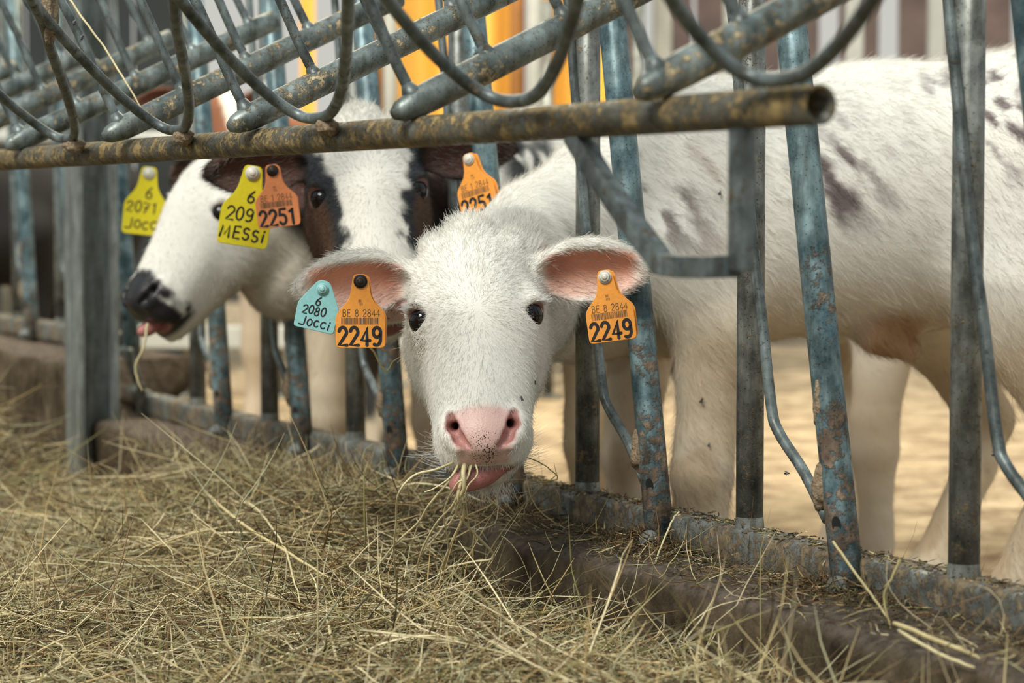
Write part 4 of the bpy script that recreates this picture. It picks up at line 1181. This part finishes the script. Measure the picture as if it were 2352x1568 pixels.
def official(num, reg):
    return [('text', {'a': (num, -.0275, -.0795, .0238, .0021), 'k': {'wide': .78, 'gap': .105}}, M_INK),
            ('text', {'a': (reg, -.0222, -.0435, .0092, .00042), 'k': {'wide': .80, 'gap': .11}}, M_INK2),
            ('bars', (-.0238, -.0530, .046, .0085), M_INK2),
            ('text', {'a': ('BE', -.0025, -.0255, .0030, .0002)}, M_INK2), ('text', {'a': ('117', -.0028, -.0298, .0030, .0002)}, M_INK2)]
OUT_OR = outline_flag(.0310, .0820, .0105, .0400)
OUT_YE = outline_flag(.0300, .0860, .0118, .0400)
ear_tag('ear_tag', 'orange tag 2249 with dark stud beside the blue tag on the white calf', at(828, 646, 2.805), OUT_OR, M_OR, 0, 2, -3, 1.0, text=official('2249', 'BE 8 2844'), stud_mat=M_BLACKP)
ear_tag('ear_tag', 'orange tag 2249 with white stud, alone in the white calf\'s ear by the post', at(1390, 636, 2.79), OUT_OR, M_OR, 8, -12, -3, 0.97, text=official('2249', 'BE 8 2844'))
hand = lambda l, u, v, h, w, k=None: ('text', {'a': (l, u, v, h, w), 'k': dict({'wob': .07, 'slant': .08, 'gap': .12}, **(k or {}))}, M_INK)
ear_tag('ear_tag', 'light blue tag with handwriting in the white calf\'s ear', at(741, 664, 2.81), outline_house(.0262, .0520, .0215), M_BL, -13, 0, -3, 1.0,
        text=[hand('6', -.005, -.0205, .0105, .00085), hand('2080', -.0190, -.0335, .0108, .00085, {'wide': .95}), hand('JOCCi', -.0180, -.0485, .0115, .00085)], stud='small', stud_mat=plastic('light blue stud', (0.33, 0.62, 0.62)), back=False)
ear_tag('ear_tag', 'salmon orange tag 2251 overlapping the yellow tag', at(626, 392, 3.30), OUT_OR, M_OR2, 7, 6, -3, 1.0, text=official('2251', 'BE 1 2844'), stud_mat=M_BLACKP)
ear_tag('ear_tag', 'orange tag 2251 above the white calf\'s poll, in a dark brown ear', at(1078, 366, 3.30), OUT_OR, M_OR, 15, -28, -3, 1.0, text=official('2251', 'BE 1 2844'))
ear_tag('ear_tag', 'yellow tag reading MESSi below a dark ear', at(580, 398, 3.335), OUT_YE, M_YE, -9, 8, -2, 1.25, back=False,
        text=[hand('6', -.002, -.0345, .0150, .0011), hand('209', -.0240, -.0570, .0160, .0011, {'wide': .95}), hand('MESSi', -.0270, -.0790, .0150, .0012, {'wide': .95, 'wob': .05, 'gap': .14})])
ear_tag('ear_tag', 'yellow tag reading 2071 JOCCi, half behind a white forehead', at(342, 398, 4.12), OUT_YE, M_YE, -6, 4, -2, 1.30, back=False,
        text=[hand('6', -.002, -.0345, .0150, .0010), hand('2071', -.0265, -.0560, .0160, .0010, {'wide': .95}), hand('JOCCi', -.0240, -.0790, .0150, .0010)])

# ------------------------------------------------------------------ hay
def hay_h(s, n):
    g = lambda a, b, c, d: np.exp(-((s - a) / b) ** 2 - ((n - c) / d) ** 2)
    base = np.interp(s, [-1.2, -0.3, 0.3, 1.2, 1.9], [0.185, 0.175, 0.160, 0.130, 0.120])
    base = base - 0.045 * ss(0.35, 0.75, n)
    h = base + 0.078 * np.exp(-(np.maximum(np.abs(s - 0.62) - 0.34, 0) / 0.22) ** 2 - ((n - 0.19) / 0.22) ** 2)
    h = h + 0.19 * g(1.70, 0.24, 0.50, 0.14) - 0.035 * g(1.55, 0.30, 0.22, 0.10) + 0.015 * g(-0.55, 0.5, 0.6, 0.25) + 0.025 * g(0.3, 0.4, 1.0, 0.5)
    h = h - 0.05 * np.exp(-((n - 0.15) / 0.10) ** 2) * ss(0.05, -0.35, s)
    p = np.stack([s, n, 0 * s], 1)
    return h + 0.035 * (vnoise(p, 5.5, 2) - 0.5) + 0.022 * (vnoise(p, 15, 3) - 0.5)
def FPv(s, n, z): return F0 + s[:, None] * FD + n[:, None] * FN + z[:, None] * UP
HAYPAL = np.array([(0.62, 0.51, 0.27), (0.30, 0.27, 0.11), (0.11, 0.09, 0.035), (0.20, 0.115, 0.05), (0.44, 0.43, 0.27), (0.78, 0.68, 0.43), (0.47, 0.33, 0.15), (0.06, 0.045, 0.025)])
HAYW = np.array([0.20, 0.09, 0.19, 0.15, 0.07, 0.13, 0.04, 0.15])
def straws(P0, az, el, L, R, cols, r, k=6, bend=0.5, flat=1.0, kink=0.3):
    """arrays of thin bent stalks -> vertices, faces, colours (three-sided tubes)"""
    n = len(P0); P = np.empty((n, k, 3)); 
    a = az.copy(); e_ = el.copy(); P[:, 0] = P0; st = L / (k - 1)
    da = r.normal(0, bend / k, n); de = r.normal(-0.02, bend / k, n)
    D0 = None; Ds = []
    for i in range(k - 1):
        D = np.stack([np.cos(a) * np.cos(e_), np.sin(a) * np.cos(e_), np.sin(e_)], 1); Ds.append(D)
        P[:, i + 1] = P[:, i] + D * st[:, None]
        kk = (r.random(n) < kink / k) * r.normal(0, 0.9, n)
        a = a + da + kk + r.normal(0, bend / k, n); e_ = e_ + de + (r.random(n) < kink / k) * r.normal(0, 0.5, n)
    Ds.append(Ds[-1]); D = np.stack(Ds, 1)
    S_ = nrm(np.cross(D, np.array([0.1, 0.2, 1.0]))); U_ = np.cross(S_, D)
    tw = r.uniform(0, 6.28, n)[:, None] + np.linspace(0, 1, k)[None] * r.normal(0, 1.5, n)[:, None]
    prof = np.interp(np.linspace(0, 1, k), [0, 0.15, 0.7, 1], [0.75, 1, 0.85, 0.25])
    V = np.empty((n, k, 3, 3))
    for j in range(3):
        an = j * 2 * math.pi / 3
        x, y = math.cos(an), math.sin(an) * flat
        cx = x * np.cos(tw) - y * np.sin(tw); cy = x * np.sin(tw) + y * np.cos(tw)
        V[:, :, j] = P + (R[:, None] * prof)[:, :, None] * (cx[:, :, None] * S_ + cy[:, :, None] * U_)
    V = V.reshape(-1, 3)
    b = (np.arange(n) * k * 3)[:, None, None]; i = (np.arange(k - 1) * 3)[None, :, None]; j = np.arange(3)[None, None, :]; j2 = (j + 1) % 3
    F = np.stack([b + i + j, b + i + j2, b + i + 3 + j2, b + i + 3 + j], -1).reshape(-1, 4)
    return V, F, np.repeat(cols, k * 3, 0)

def hay_material():
    m, nt, b = new_mat('dry hay'); L = nt.links.new
    a = N(nt, 'ShaderNodeAttribute', attribute_name='col'); L(a.outputs['Color'], b.inputs['Base Color'])
    b.inputs['Roughness'].default_value = 0.55; b.inputs['Specular IOR Level'].default_value = 0.35
    return m
M_HAY = hay_material()

r6 = np.random.default_rng(21)
def sample_visible(nwant, smin_, smax_, nmin, nmax, r):
    S_, N_ = [], []
    tot = 0
    while tot < nwant:
        s = r.uniform(smin_, smax_, nwant * 4); n = r.uniform(nmin, nmax, nwant * 4)
        P = FPv(s, n, np.full(len(s), 0.2)); Y = P[:, 1]
        ok = (np.abs(P[:, 0]) < 0.245 * Y + 0.12) & (Y > 1.95)
        ok &= r.random(len(s)) < (2.2 / np.maximum(Y, 2.2)) ** 1.6
        S_.append(s[ok]); N_.append(n[ok]); tot += ok.sum()
    return np.concatenate(S_)[:nwant], np.concatenate(N_)[:nwant]

# matted base
ns, nn_ = 240, 130
sg, ng = np.meshgrid(np.linspace(-1.9, 3.6, ns), np.linspace(0.02, 2.6, nn_), indexing='ij')
sg, ng = sg.ravel(), ng.ravel(); zz = hay_h(sg, ng) - 0.062
PV = FPv(sg, ng, zz); PV[:, 2] += 0.02 * (vnoise(PV, 60, 5) - 0.5)
i_, j_ = np.meshgrid(np.arange(ns - 1), np.arange(nn_ - 1), indexing='ij'); q = (i_ * nn_ + j_).ravel()
BF = np.stack([q, q + 1, q + nn_ + 1, q + nn_], 1)[:, ::-1]
nb = vnoise(PV, 90, 6)[:, None]
BC = np.array([0.04, 0.03, 0.015]) * (1 - nb) + np.array([0.16, 0.125, 0.06]) * nb
allV, allF, allC = [PV], [BF], [BC]; off = len(PV)
def add_straws(*a, **k):
    global off
    V, F, C = straws(*a, **k); allV.append(V); allF.append(F + off); allC.append(C); off += len(V)
def pick(n, r, w=HAYW):
    c = HAYPAL[r.choice(len(HAYPAL), n, p=w / w.sum())]
    return c * r.uniform(0.75, 1.2, (n, 1))
fa = math.atan2(FD[1], FD[0])
nS = int(36000 * HAYK)
s_, n_ = sample_visible(nS, -1.5, 2.9, 0.13, 2.3, r6)
h = hay_h(s_, n_); lay = r6.beta(1.3, 1.3, nS)
P0 = FPv(s_, n_, h - 0.065 + 0.078 * lay)
clump = vnoise(np.stack([s_, n_, 0 * s_], 1), 4.5, 8) * 9
az = clump + r6.normal(0, 0.9, nS) + (r6.random(nS) < .35) * r6.uniform(0, 6.28, nS)
el = r6.normal(0.05, 0.30, nS)
L_ = np.exp(r6.normal(math.log(0.075), 0.5, nS)).clip(0.02, 0.28)
R_ = np.exp(r6.normal(math.log(0.00078), 0.42, nS)).clip(0.0003, 0.0022)
add_straws(P0, az, el, L_, R_, pick(nS, r6), r6, k=5, bend=0.45, flat=0.55, kink=0.8)
# longer stems on top
nT = int(2300 * HAYK); s_, n_ = sample_visible(nT, -1.3, 2.8, 0.17, 2.0, r6); h = hay_h(s_, n_)
add_straws(FPv(s_, n_, h + r6.uniform(-0.012, 0.016, nT)), r6.uniform(0, 6.28, nT), r6.normal(0.08, 0.16, nT), r6.uniform(0.08, 0.26, nT), r6.uniform(0.0007, 0.0016, nT),
           pick(nT, r6, np.array([0.3, 0.12, 0.02, 0.1, 0.16, 0.26, 0.12, 0.0])), r6, k=9, bend=0.5, flat=0.8, kink=1.3)
# stems standing up out of the pile
nU = int(900 * HAYK); s_, n_ = sample_visible(nU, -1.3, 2.6, 0.30, 1.4, r6); h = hay_h(s_, n_)
add_straws(FPv(s_, n_, h - 0.01), r6.uniform(0, 6.28, nU), r6.uniform(0.4, 1.3, nU), r6.uniform(0.03, 0.085, nU), r6.uniform(0.0005, 0.0011, nU), pick(nU, r6, np.array([0.3, 0.15, 0.02, 0.1, 0.16, 0.2, 0.1, 0.0])), r6, k=7, bend=2.6, flat=0.7, kink=0.7)
# hay thrown up over the kerb and against the rail
nV = int(1500 * HAYK); s_ = r6.normal(0.60, 0.30, nV).clip(0.05, 1.3); n_ = r6.uniform(0.06, 0.26, nV)
add_straws(FPv(s_, n_, np.maximum(hay_h(s_, n_), ZK) + r6.uniform(-0.01, 0.012, nV)), r6.uniform(0, 6.28, nV), r6.normal(0.12, 0.35, nV), r6.uniform(0.03, 0.09, nV), r6.uniform(0.0005, 0.001, nV), pick(nV, r6), r6, k=6, bend=1.6, flat=0.7, kink=0.7)
o = mesh_obj('hay', np.concatenate(allV), np.concatenate(allF), M_HAY, None, True, np.concatenate(allC))
tag(o, 'deep bed of loose dry hay on the feed aisle in front of the kerb', 'hay', kind='stuff')

# chaff, muck crumbs and short straws littered along the kerb top
allV, allF, allC = [], [], []; off = 0
nL = int(2600 * HAYK); s_ = r6.uniform(-1.2, 0.45, nL); n_ = r6.beta(1.3, 1.8, nL) * 0.145 + 0.024
add_straws(FPv(s_, n_, np.full(nL, ZK + 0.003) + r6.exponential(0.004, nL)), r6.uniform(0, 6.28, nL), r6.normal(0.05, 0.22, nL), r6.uniform(0.006, 0.032, nL), r6.uniform(0.0004, 0.0011, nL),
           pick(nL, r6, np.array([0.06, 0.05, 0.26, 0.28, 0.02, 0.03, 0.08, 0.35])), r6, k=4, bend=0.8, flat=0.6)
nL = int(120 * HAYK); s_ = r6.uniform(-1.2, 0.45, nL); n_ = r6.uniform(0.03, 0.19, nL)
add_straws(FPv(s_, n_, np.full(nL, ZK + 0.006)), r6.uniform(0, 6.28, nL), r6.normal(0.15, 0.25, nL), r6.uniform(0.04, 0.13, nL), r6.uniform(0.0005, 0.0010, nL), pick(nL, r6, np.array([0.3, 0.12, 0.02, 0.2, 0.1, 0.16, 0.1, 0.0])), r6, k=8, bend=2.0, flat=0.8, kink=0.8)
nL = int(1500 * HAYK); s_ = r6.uniform(-1.3, 0.6, nL); n_ = r6.normal(0, 0.012, nL)      # crumbs on the rail
add_straws(FPv(s_, n_, np.full(nL, ZR + 0.001)), r6.uniform(0, 6.28, nL), r6.normal(0.0, 0.2, nL), r6.uniform(0.003, 0.012, nL), r6.uniform(0.0006, 0.0018, nL), pick(nL, r6, np.array([0.05, 0.05, 0.25, 0.3, 0, 0.02, 0.1, 0.3])), r6, k=3, flat=0.8)
# crumbly heaps of muck at the lever feet
for s0 in (-0.262, -0.685, -1.11, 0.16):
    nL = int(420 * HAYK); s_ = s0 + r6.normal(0.0, 0.06, nL); n_ = 0.03 + np.abs(r6.normal(0.02, 0.028, nL)); d = np.exp(-((s_ - s0) / 0.07) ** 2 - ((n_ - 0.045) / 0.04) ** 2)
    add_straws(FPv(s_, n_, ZK + 0.003 + d * 0.022 * r6.random(nL)), r6.uniform(0, 6.28, nL), r6.normal(0.1, 0.4, nL), r6.uniform(0.006, 0.03, nL), r6.uniform(0.0005, 0.0016, nL), pick(nL, r6, np.array([0.04, 0.03, 0.28, 0.35, 0.0, 0.01, 0.06, 0.4])), r6, k=4, bend=1.5, flat=0.6)
o = mesh_obj('straw_litter', np.concatenate(allV), np.concatenate(allF), M_HAY, None, True, np.concatenate(allC))
tag(o, 'chaff and muck crumbs littered along the kerb and rail', 'litter', kind='stuff')

# ------------------------------------------------------------------ far side of the pen
M_CURT = plain('orange curtain sheet', (0.92, 0.50, 0.085), 0.6, var=0.06, scale=3)
def curtain(label, x0, x1, y, z0, z1, seed):
    n, m = 90, 8; V = []; F = []
    for i in range(n + 1):
        x = x0 + (x1 - x0) * i / n
        d = 0.035 * math.sin(x * 21 + seed) + 0.015 * math.sin(x * 47 + 2 * seed)
        for t in (0, 0.006):
            for j in range(m + 1): V.append((x, y + d * (1 - 0.4 * j / m) + t, z0 + (z1 - z0) * j / m))
    k = m + 1
    for i in range(n):
        for j in range(m):
            a = i * 2 * k + j; F.append((a, a + 2 * k, a + 2 * k + 1, a + 1)); a += k; F.append((a + 1, a + 2 * k + 1, a + 2 * k, a))
    mb = MB(); mb.add(V, F); o = mb.build('curtain', M_CURT); tag(o, label, 'curtain', 'orange curtains across the pen'); return o
curtain('orange curtain sheet behind the poll of the calf with dark patches', -0.56, 0.035, 9.0, 0.75, 2.6, 1.0)
curtain('orange curtain sheet right of the brown pole, behind the looped rods', 0.07, 0.40, 9.05, 0.75, 2.6, 2.2)
curtain('narrow strip of orange sheet left of the pale pole', -0.845, -0.785, 9.1, 0.7, 2.6, 0.3)
M_POLE = plain('rusty brown pole', (0.30, 0.13, 0.03), 0.7, var=0.3, scale=8)
M_PALE = plain('pale grey post paint', (0.42, 0.44, 0.42), 0.7, var=0.15, scale=6)
for x, y, mat, lb, rr in ((0.02, 8.9, M_POLE, 'rusty brown pole standing between the two orange curtains', 0.03), (0.09, 8.85, M_PALE, 'pale grey pole just right of the rusty brown pole', 0.03), (-0.53, 8.9, M_POLE, 'rusty brown pole at the free edge of the wide orange curtain', 0.028), (-0.47, 8.85, M_PALE, 'pale grey pole before the wide orange curtain', 0.028)):
    mb = MB(); mb.tube([(x, y, 0), (x, y, 1.3), (x, y, 2.7)], rr, 16); mb.tube([(x, y, 0), (x, y, 0.015)], rr * 2.2, 16); tag(mb.build('pole', mat), lb, 'pole', 'poles at the curtains')
# slatted boarding at the back, right
M_BOARD = plain('weathered brown boarding', (0.145, 0.105, 0.095), 0.9, var=0.3, scale=5, bump=0.3)
mb = MB(); x = 0.46; rb = random.Random(5)
while x < 3.6:
    w = rb.uniform(0.13, 0.21); g = rb.choice([0.02, 0.05, 0.07, 0.10])
    mb.box((x + w / 2, 11.5, 1.5), (w / 2, 0, 0), (0, 0.012, 0), (0, 0, 1.3)); x += w + g
for z in (0.5, 2.0): mb.box((2.0, 11.54, z), (1.6, 0, 0), (0, 0.03, 0), (0, 0, 0.05))
o = mb.build('wall_back', M_BOARD, None, False); tag(o, 'brown vertical space boarding with bright gaps', kind='structure')
M_DARKW = plain('dark interior backdrop', (0.014, 0.02, 0.023), 0.8, var=0.35, scale=2)  # near-black colour paints in the shade of the barn interior
mb = MB()
for i in range(22):
    xx = -6.2 + i * 0.225; mb.box((xx, 9.6, 1.5), (0.105, 0, 0), (0, 0.015 + 0.01 * (i % 2), 0), (0, 0, 1.5))
o = mb.build('wall_left', M_DARKW, None, False); tag(o, 'wall at the far left of the pen, coloured near-black for the unlit barn interior', kind='structure')
# rear barrier with a broad pale rail
rb_ = empty('rear_barrier', (-0.5, 8.3, 0)); tag(rb_, 'blurred pale barrier across the far side of the pen', 'barrier')
ri = Matrix.Translation((0.5, -8.3, 0))
mb = MB(); mb.box((-0.55, 8.3, 0.225), (1.35, 0, 0), (0, 0.025, 0), (0, 0, 0.042)); o = mb.build('broad_rail', M_PALE, rb_, False, 0.008); o.matrix_parent_inverse = ri
mb = MB(); mb.tube([(-1.9, 8.3, 0.95), (0.8, 8.3, 0.95)], 0.024, 14); o = mb.build('top_rail', M_PALE, rb_); o.matrix_parent_inverse = ri
for x in np.arange(-1.85, 0.81, 0.33):
    mb = MB(); mb.tube([(x, 8.34, 0), (x, 8.34, 1.45)], 0.022, 14); mb.box((x, 8.34, 0.006), (0.05, 0, 0), (0, 0.05, 0), (0, 0, 0.006)); o = mb.build('upright', M_POST, rb_); o.matrix_parent_inverse = ri
# pale rusty posts before the boarding
for i, (x, y) in enumerate(((0.62, 9.4), (0.98, 9.6), (1.42, 9.5), (1.80, 9.7))):
    mb = MB(); mb.box((x, y, 1.1), (0.035, 0, 0), (0, 0.03, 0), (0, 0, 1.1)); mb.box((x, y, 0.01), (0.07, 0, 0), (0, 0.07, 0), (0, 0, 0.01))
    o = mb.build('pen_post', M_PALE, None, False, 0.006); tag(o, ['pale post nearest the orange curtains before the boarding', 'second pale post from the orange curtains', 'third pale post from the orange curtains, above the white calf\'s back', 'pale post farthest from the orange curtains'][i], 'post', 'pale posts before the boarding')
# a few soiled straw wads on the pen floor

# ------------------------------------------------------------------ single stalks and the wisp in the mouth
from mathutils.bvhtree import BVHTree
STRAWC = [(0.60, 0.50, 0.26), (0.52, 0.45, 0.20), (0.66, 0.58, 0.34), (0.36, 0.30, 0.12)]
M_STK = [plain('straw stalk', c, 0.5, var=0.18, scale=40) for c in STRAWC]
def stalk_pts(pp): 
    return np.array([at(*p) for p in pp])
def stalk(label, pp, r0, m, group='loose stalks', name='hay_stalk', cat='stalk', wob=0.0012):
    P = spline(stalk_pts(pp), 5); rr = np.random.default_rng(len(label)); P = P + rr.normal(0, wob * 0.3, P.shape)
    mb = MB(); n = len(P); mb.tube(P, np.interp(np.linspace(0, 1, n), [0, .1, .8, 1], [.85, 1, .9, .5]) * r0, 7)
    return tag(mb.build(name, M_STK[m]), label, cat, group)
stalk('thick straight stalk leaning on the kerb edge, below the first slanted lever', [(1424, 1282, 2.85), (1490, 1355, 2.76), (1562, 1432, 2.67)], 0.0021, 0)
stalk('pale kinked stalk rising beside the foot of the lever nearest the calf\'s head', [(1560, 1176, 2.86), (1542, 1200, 2.86), (1505, 1290, 2.82), (1468, 1388, 2.74)], 0.0013, 2)
stalk('long stalk poking up past the bolt hole of the second lever', [(1914, 1244, 2.50), (1960, 1310, 2.48), (2010, 1378, 2.44), (2048, 1432, 2.40)], 0.0017, 0)
stalk('short stalk standing up right of the second lever\'s bolt', [(2068, 1284, 2.40), (2046, 1330, 2.39), (2030, 1372, 2.38), (2046, 1445, 2.33)], 0.0015, 3)
stalk('stout stalk lying over the kerb edge near the last post', [(2052, 1430, 2.30), (2130, 1462, 2.25), (2200, 1490, 2.22), (2252, 1512, 2.20)], 0.0026, 0)
stalk('flat pale stalk just under the stout stalk near the last post', [(2064, 1448, 2.27), (2150, 1498, 2.21), (2238, 1532, 2.17)], 0.0020, 2)
stalk('pale stalk hanging down through the slanted rack tubes', [(156, -6, 3.05), (205, 62, 3.03), (246, 118, 3.02), (290, 190, 3.0), (331, 260, 2.99)], 0.0015, 2)
stalk('bent stalk hanging from the black muzzle of the calf in profile', [(338, 742, 3.88), (329, 800, 3.85), (312, 835, 3.85), (316, 872, 3.85), (327, 898, 3.85)], 0.0024, 2)
stalk('crooked green stalk dangling beneath the left orange tag 2249', [(846, 792, 3.02), (862, 815, 3.02), (880, 845, 3.02), (890, 852, 3.02), (903, 830, 3.02), (919, 821, 3.02)], 0.0014, 1)
stalk('dark thin stalk looping out from the corner of the white calf\'s mouth', [(1176, 1043, 2.83), (1215, 1052, 2.83), (1250, 1068, 2.83), (1281, 1096, 2.84), (1250, 1106, 2.84), (1214, 1112, 2.84)], 0.0008, 3)
stalk('long curved pale stalk lying on top of the hay pile', [(540, 1152, 3.45), (580, 1160, 3.35), (620, 1205, 3.2), (655, 1260, 3.05), (672, 1320, 2.92), (690, 1382, 2.80)], 0.0016, 2)
stalk('straight slanting stalk across the middle of the hay pile', [(470, 1130, 3.42), (560, 1205, 3.2), (650, 1262, 3.05), (755, 1326, 2.92)], 0.0022, 0)
stalk('thin upright pale stalk in the hay close to the camera', [(752, 1425, 2.66), (768, 1490, 2.56), (788, 1575, 2.44)], 0.0019, 2)
mb = MB()
W_ = [([(1062, 1052), (1030, 1105), (985, 1160), (960, 1200), (905, 1252), (845, 1332)], .0012), ([(1040, 1062), (1000, 1078), (950, 1092), (915, 1135), (910, 1200), (905, 1280), (920, 1400)], .0011),
      ([(1064, 1056), (1048, 1160), (1055, 1185), (1090, 1225), (1135, 1278), (1085, 1290), (1030, 1302)], .0014), ([(1066, 1056), (1045, 1150), (1000, 1205), (962, 1285), (950, 1390)], .0011),
      ([(1082, 1058), (1060, 1140), (1034, 1200), (1000, 1212)], .0009), ([(1074, 1060), (1052, 1140), (1066, 1182), (1040, 1240), (1003, 1335), (985, 1400)], .0015), ([(1086, 1056), (1072, 1100), (1050, 1110), (1020, 1175), (1030, 1260), (1012, 1330)], .0009),
      ([(1058, 1052), (1040, 1090), (1000, 1120), (975, 1130)], .0008), ([(1090, 1058), (1096, 1090), (1070, 1130), (1080, 1230)], .0008), ([(1070, 1050), (1064, 1085), (1066, 1120), (1052, 1150)], .0022)]
yM = H1.w1(-0.01, -0.215, -0.010)[1]
for pp, r0 in W_:
    P = spline([at(x, y, np.interp(y, [1045, 1078, 1130, 1400], [yM + 0.004, yM - 0.024, yM - 0.022, yM + 0.19])) for x, y in pp], 5)
    mb.tube(P, np.linspace(1, .7, len(P)) * r0 * 1.45, 7)
o = mb.build('hay_wisp', M_STK[2]); tag(o, 'wisp of hay hanging from the white calf\'s mouth down to the pile', 'hay wisp')

# ------------------------------------------------------------------ flies
M_FLY, M_WING = plain('black fly', (0.012, 0.012, 0.015), 0.35), plain('smoky fly wing', (0.10, 0.10, 0.11), 0.3)
def ball(mb, c, r, ax, n=8, m=12):
    V = []; F = []
    for i in range(n + 1):
        for j in range(m):
            a, b = math.pi * i / n, 2 * math.pi * j / m
            V.append(np.asarray(c) + np.array([r[0] * math.sin(a) * math.cos(b), r[1] * math.sin(a) * math.sin(b), r[2] * math.cos(a)]) @ ax)
    for i in range(n):
        for j in range(m):
            k = (j + 1) % m; F.append((i * m + j, (i + 1) * m + j, (i + 1) * m + k, i * m + k))
    mb.add(V, F)
def fly(label, p, up, fwd, k=1.0, spread=25):
    up = nrm(np.asarray(up, float)); f = nrm(np.asarray(fwd, float) - up * np.dot(fwd, up)); sd = np.cross(up, f); ax = np.stack([f, sd, up])
    p = np.asarray(p, float) + up * 0.0016 * k; root = empty('fly', p); inv = Matrix.Translation(-Vector(p)); tag(root, label, 'fly', 'flies')
    mb = MB(); ball(mb, p, (.0017 * k, .0013 * k, .0013 * k), ax); ball(mb, p - f * .0025 * k, (.0022 * k, .0014 * k, .0012 * k), ax); ball(mb, p + f * .0020 * k, (.0009 * k, .0012 * k, .0010 * k), ax)
    for s in (-1, 1):
        for q in (-.001, .0004, .0016):
            mb.tube([p + f * q * k, p + (f * q * 1.6 + sd * s * .0018 + up * .0004) * k, p + (f * q * 2 + sd * s * .0028 - up * .0016) * k], .00016 * k, 5)
    o = mb.build('body', M_FLY, root); o.matrix_parent_inverse = inv
    for s in (-1, 1):
        a = math.radians(180 - s * spread); d = f * math.cos(a) + sd * math.sin(a); e_ = np.cross(up, d); mb = MB()
        b0 = p + up * .0011 * k
        ring = [b0 + d * (.0024 + .0026 * math.cos(t)) * k + e_ * .0012 * math.sin(t) * k for t in np.linspace(0, 2 * math.pi, 14, endpoint=False)]
        mb.add([q + up * .0001 for q in ring] + [q - up * .0001 for q in ring], [tuple(range(14)), tuple(range(14, 28))[::-1]] + [(i, 14 + i, 14 + (i + 1) % 14, (i + 1) % 14) for i in range(14)])
        o = mb.build('wing', M_WING, root, False); o.matrix_parent_inverse = inv
def bvh(o):
    me = o.data; return BVHTree.FromPolygons([v.co.copy() for v in me.vertices], [tuple(p.vertices) for p in me.polygons])
BV = bvh(calf1)
def on_calf(px, py):
    d = Vector(at(px, py, 3.0)) - Vector((0, 0, CH)); h = BV.ray_cast(Vector((0, 0, CH)), d.normalized())
    return (np.array(h[0]), np.array(h[1])) if h[0] is not None else (at(px, py, 3.0), np.array([0, -1, 0.]))
for (px, py, k, lb) in ((1192, 917, .9, 'small black fly on the white calf\'s cheek above the nostril'), (1222, 878, .7, 'tiny black fly on the edge of the white calf\'s cheek'), (1614, 917, 1.1, 'black fly on the white calf\'s foreleg'), (1652, 442, 1.0, 'black fly on the white calf\'s shoulder inside the strap bracket'), (1628, 1020, .8, 'tiny fly low on the white calf\'s foreleg')):
    c, nn2 = on_calf(px, py); fly(lb, c + nn2 * 0.003, nn2, (0.4, 0, 1), k)
for (px, py, Y, k, lb) in ((1808, 1089, 2.78, 1.0, 'fly hovering between the second lever\'s rod and tube'), (2287, 1047, 2.44, 1.2, 'fly hovering right of the last post')):
    fly(lb, at(px, py, Y), (0.1, -0.5, 1), (1, 0.2, 0.2), k, 60)
for (s, n, k, lb) in ((-0.300, 0.006, 1.0, 'fly on the rail just past the first lever'), (-0.318, -0.006, 1.0, 'second fly on the rail past the first lever'), (-0.335, 0.012, 1.1, 'fly on the rail before the second post'), (-0.062, 0.004, 1.0, 'fly on the rail just right of the first post'), (-0.035, 0.016, .9, 'fly on the rail edge at the foot of the first post')):
    fly(lb, FP(s, n, ZR + 0.0006), (0, 0, 1), (math.cos(s * 90), math.sin(s * 90), 0), k * 1.1)
for (px, py, Y, lb) in ((174, 55, 3.0, 'upper fly on a looped rod of the rack'), (191, 89, 2.98, 'lower fly on a looped rod of the rack')):
    fly(lb, at(px, py, Y), (-0.6, -0.5, 0.5), (0.5, 0, -0.8), 1.2)
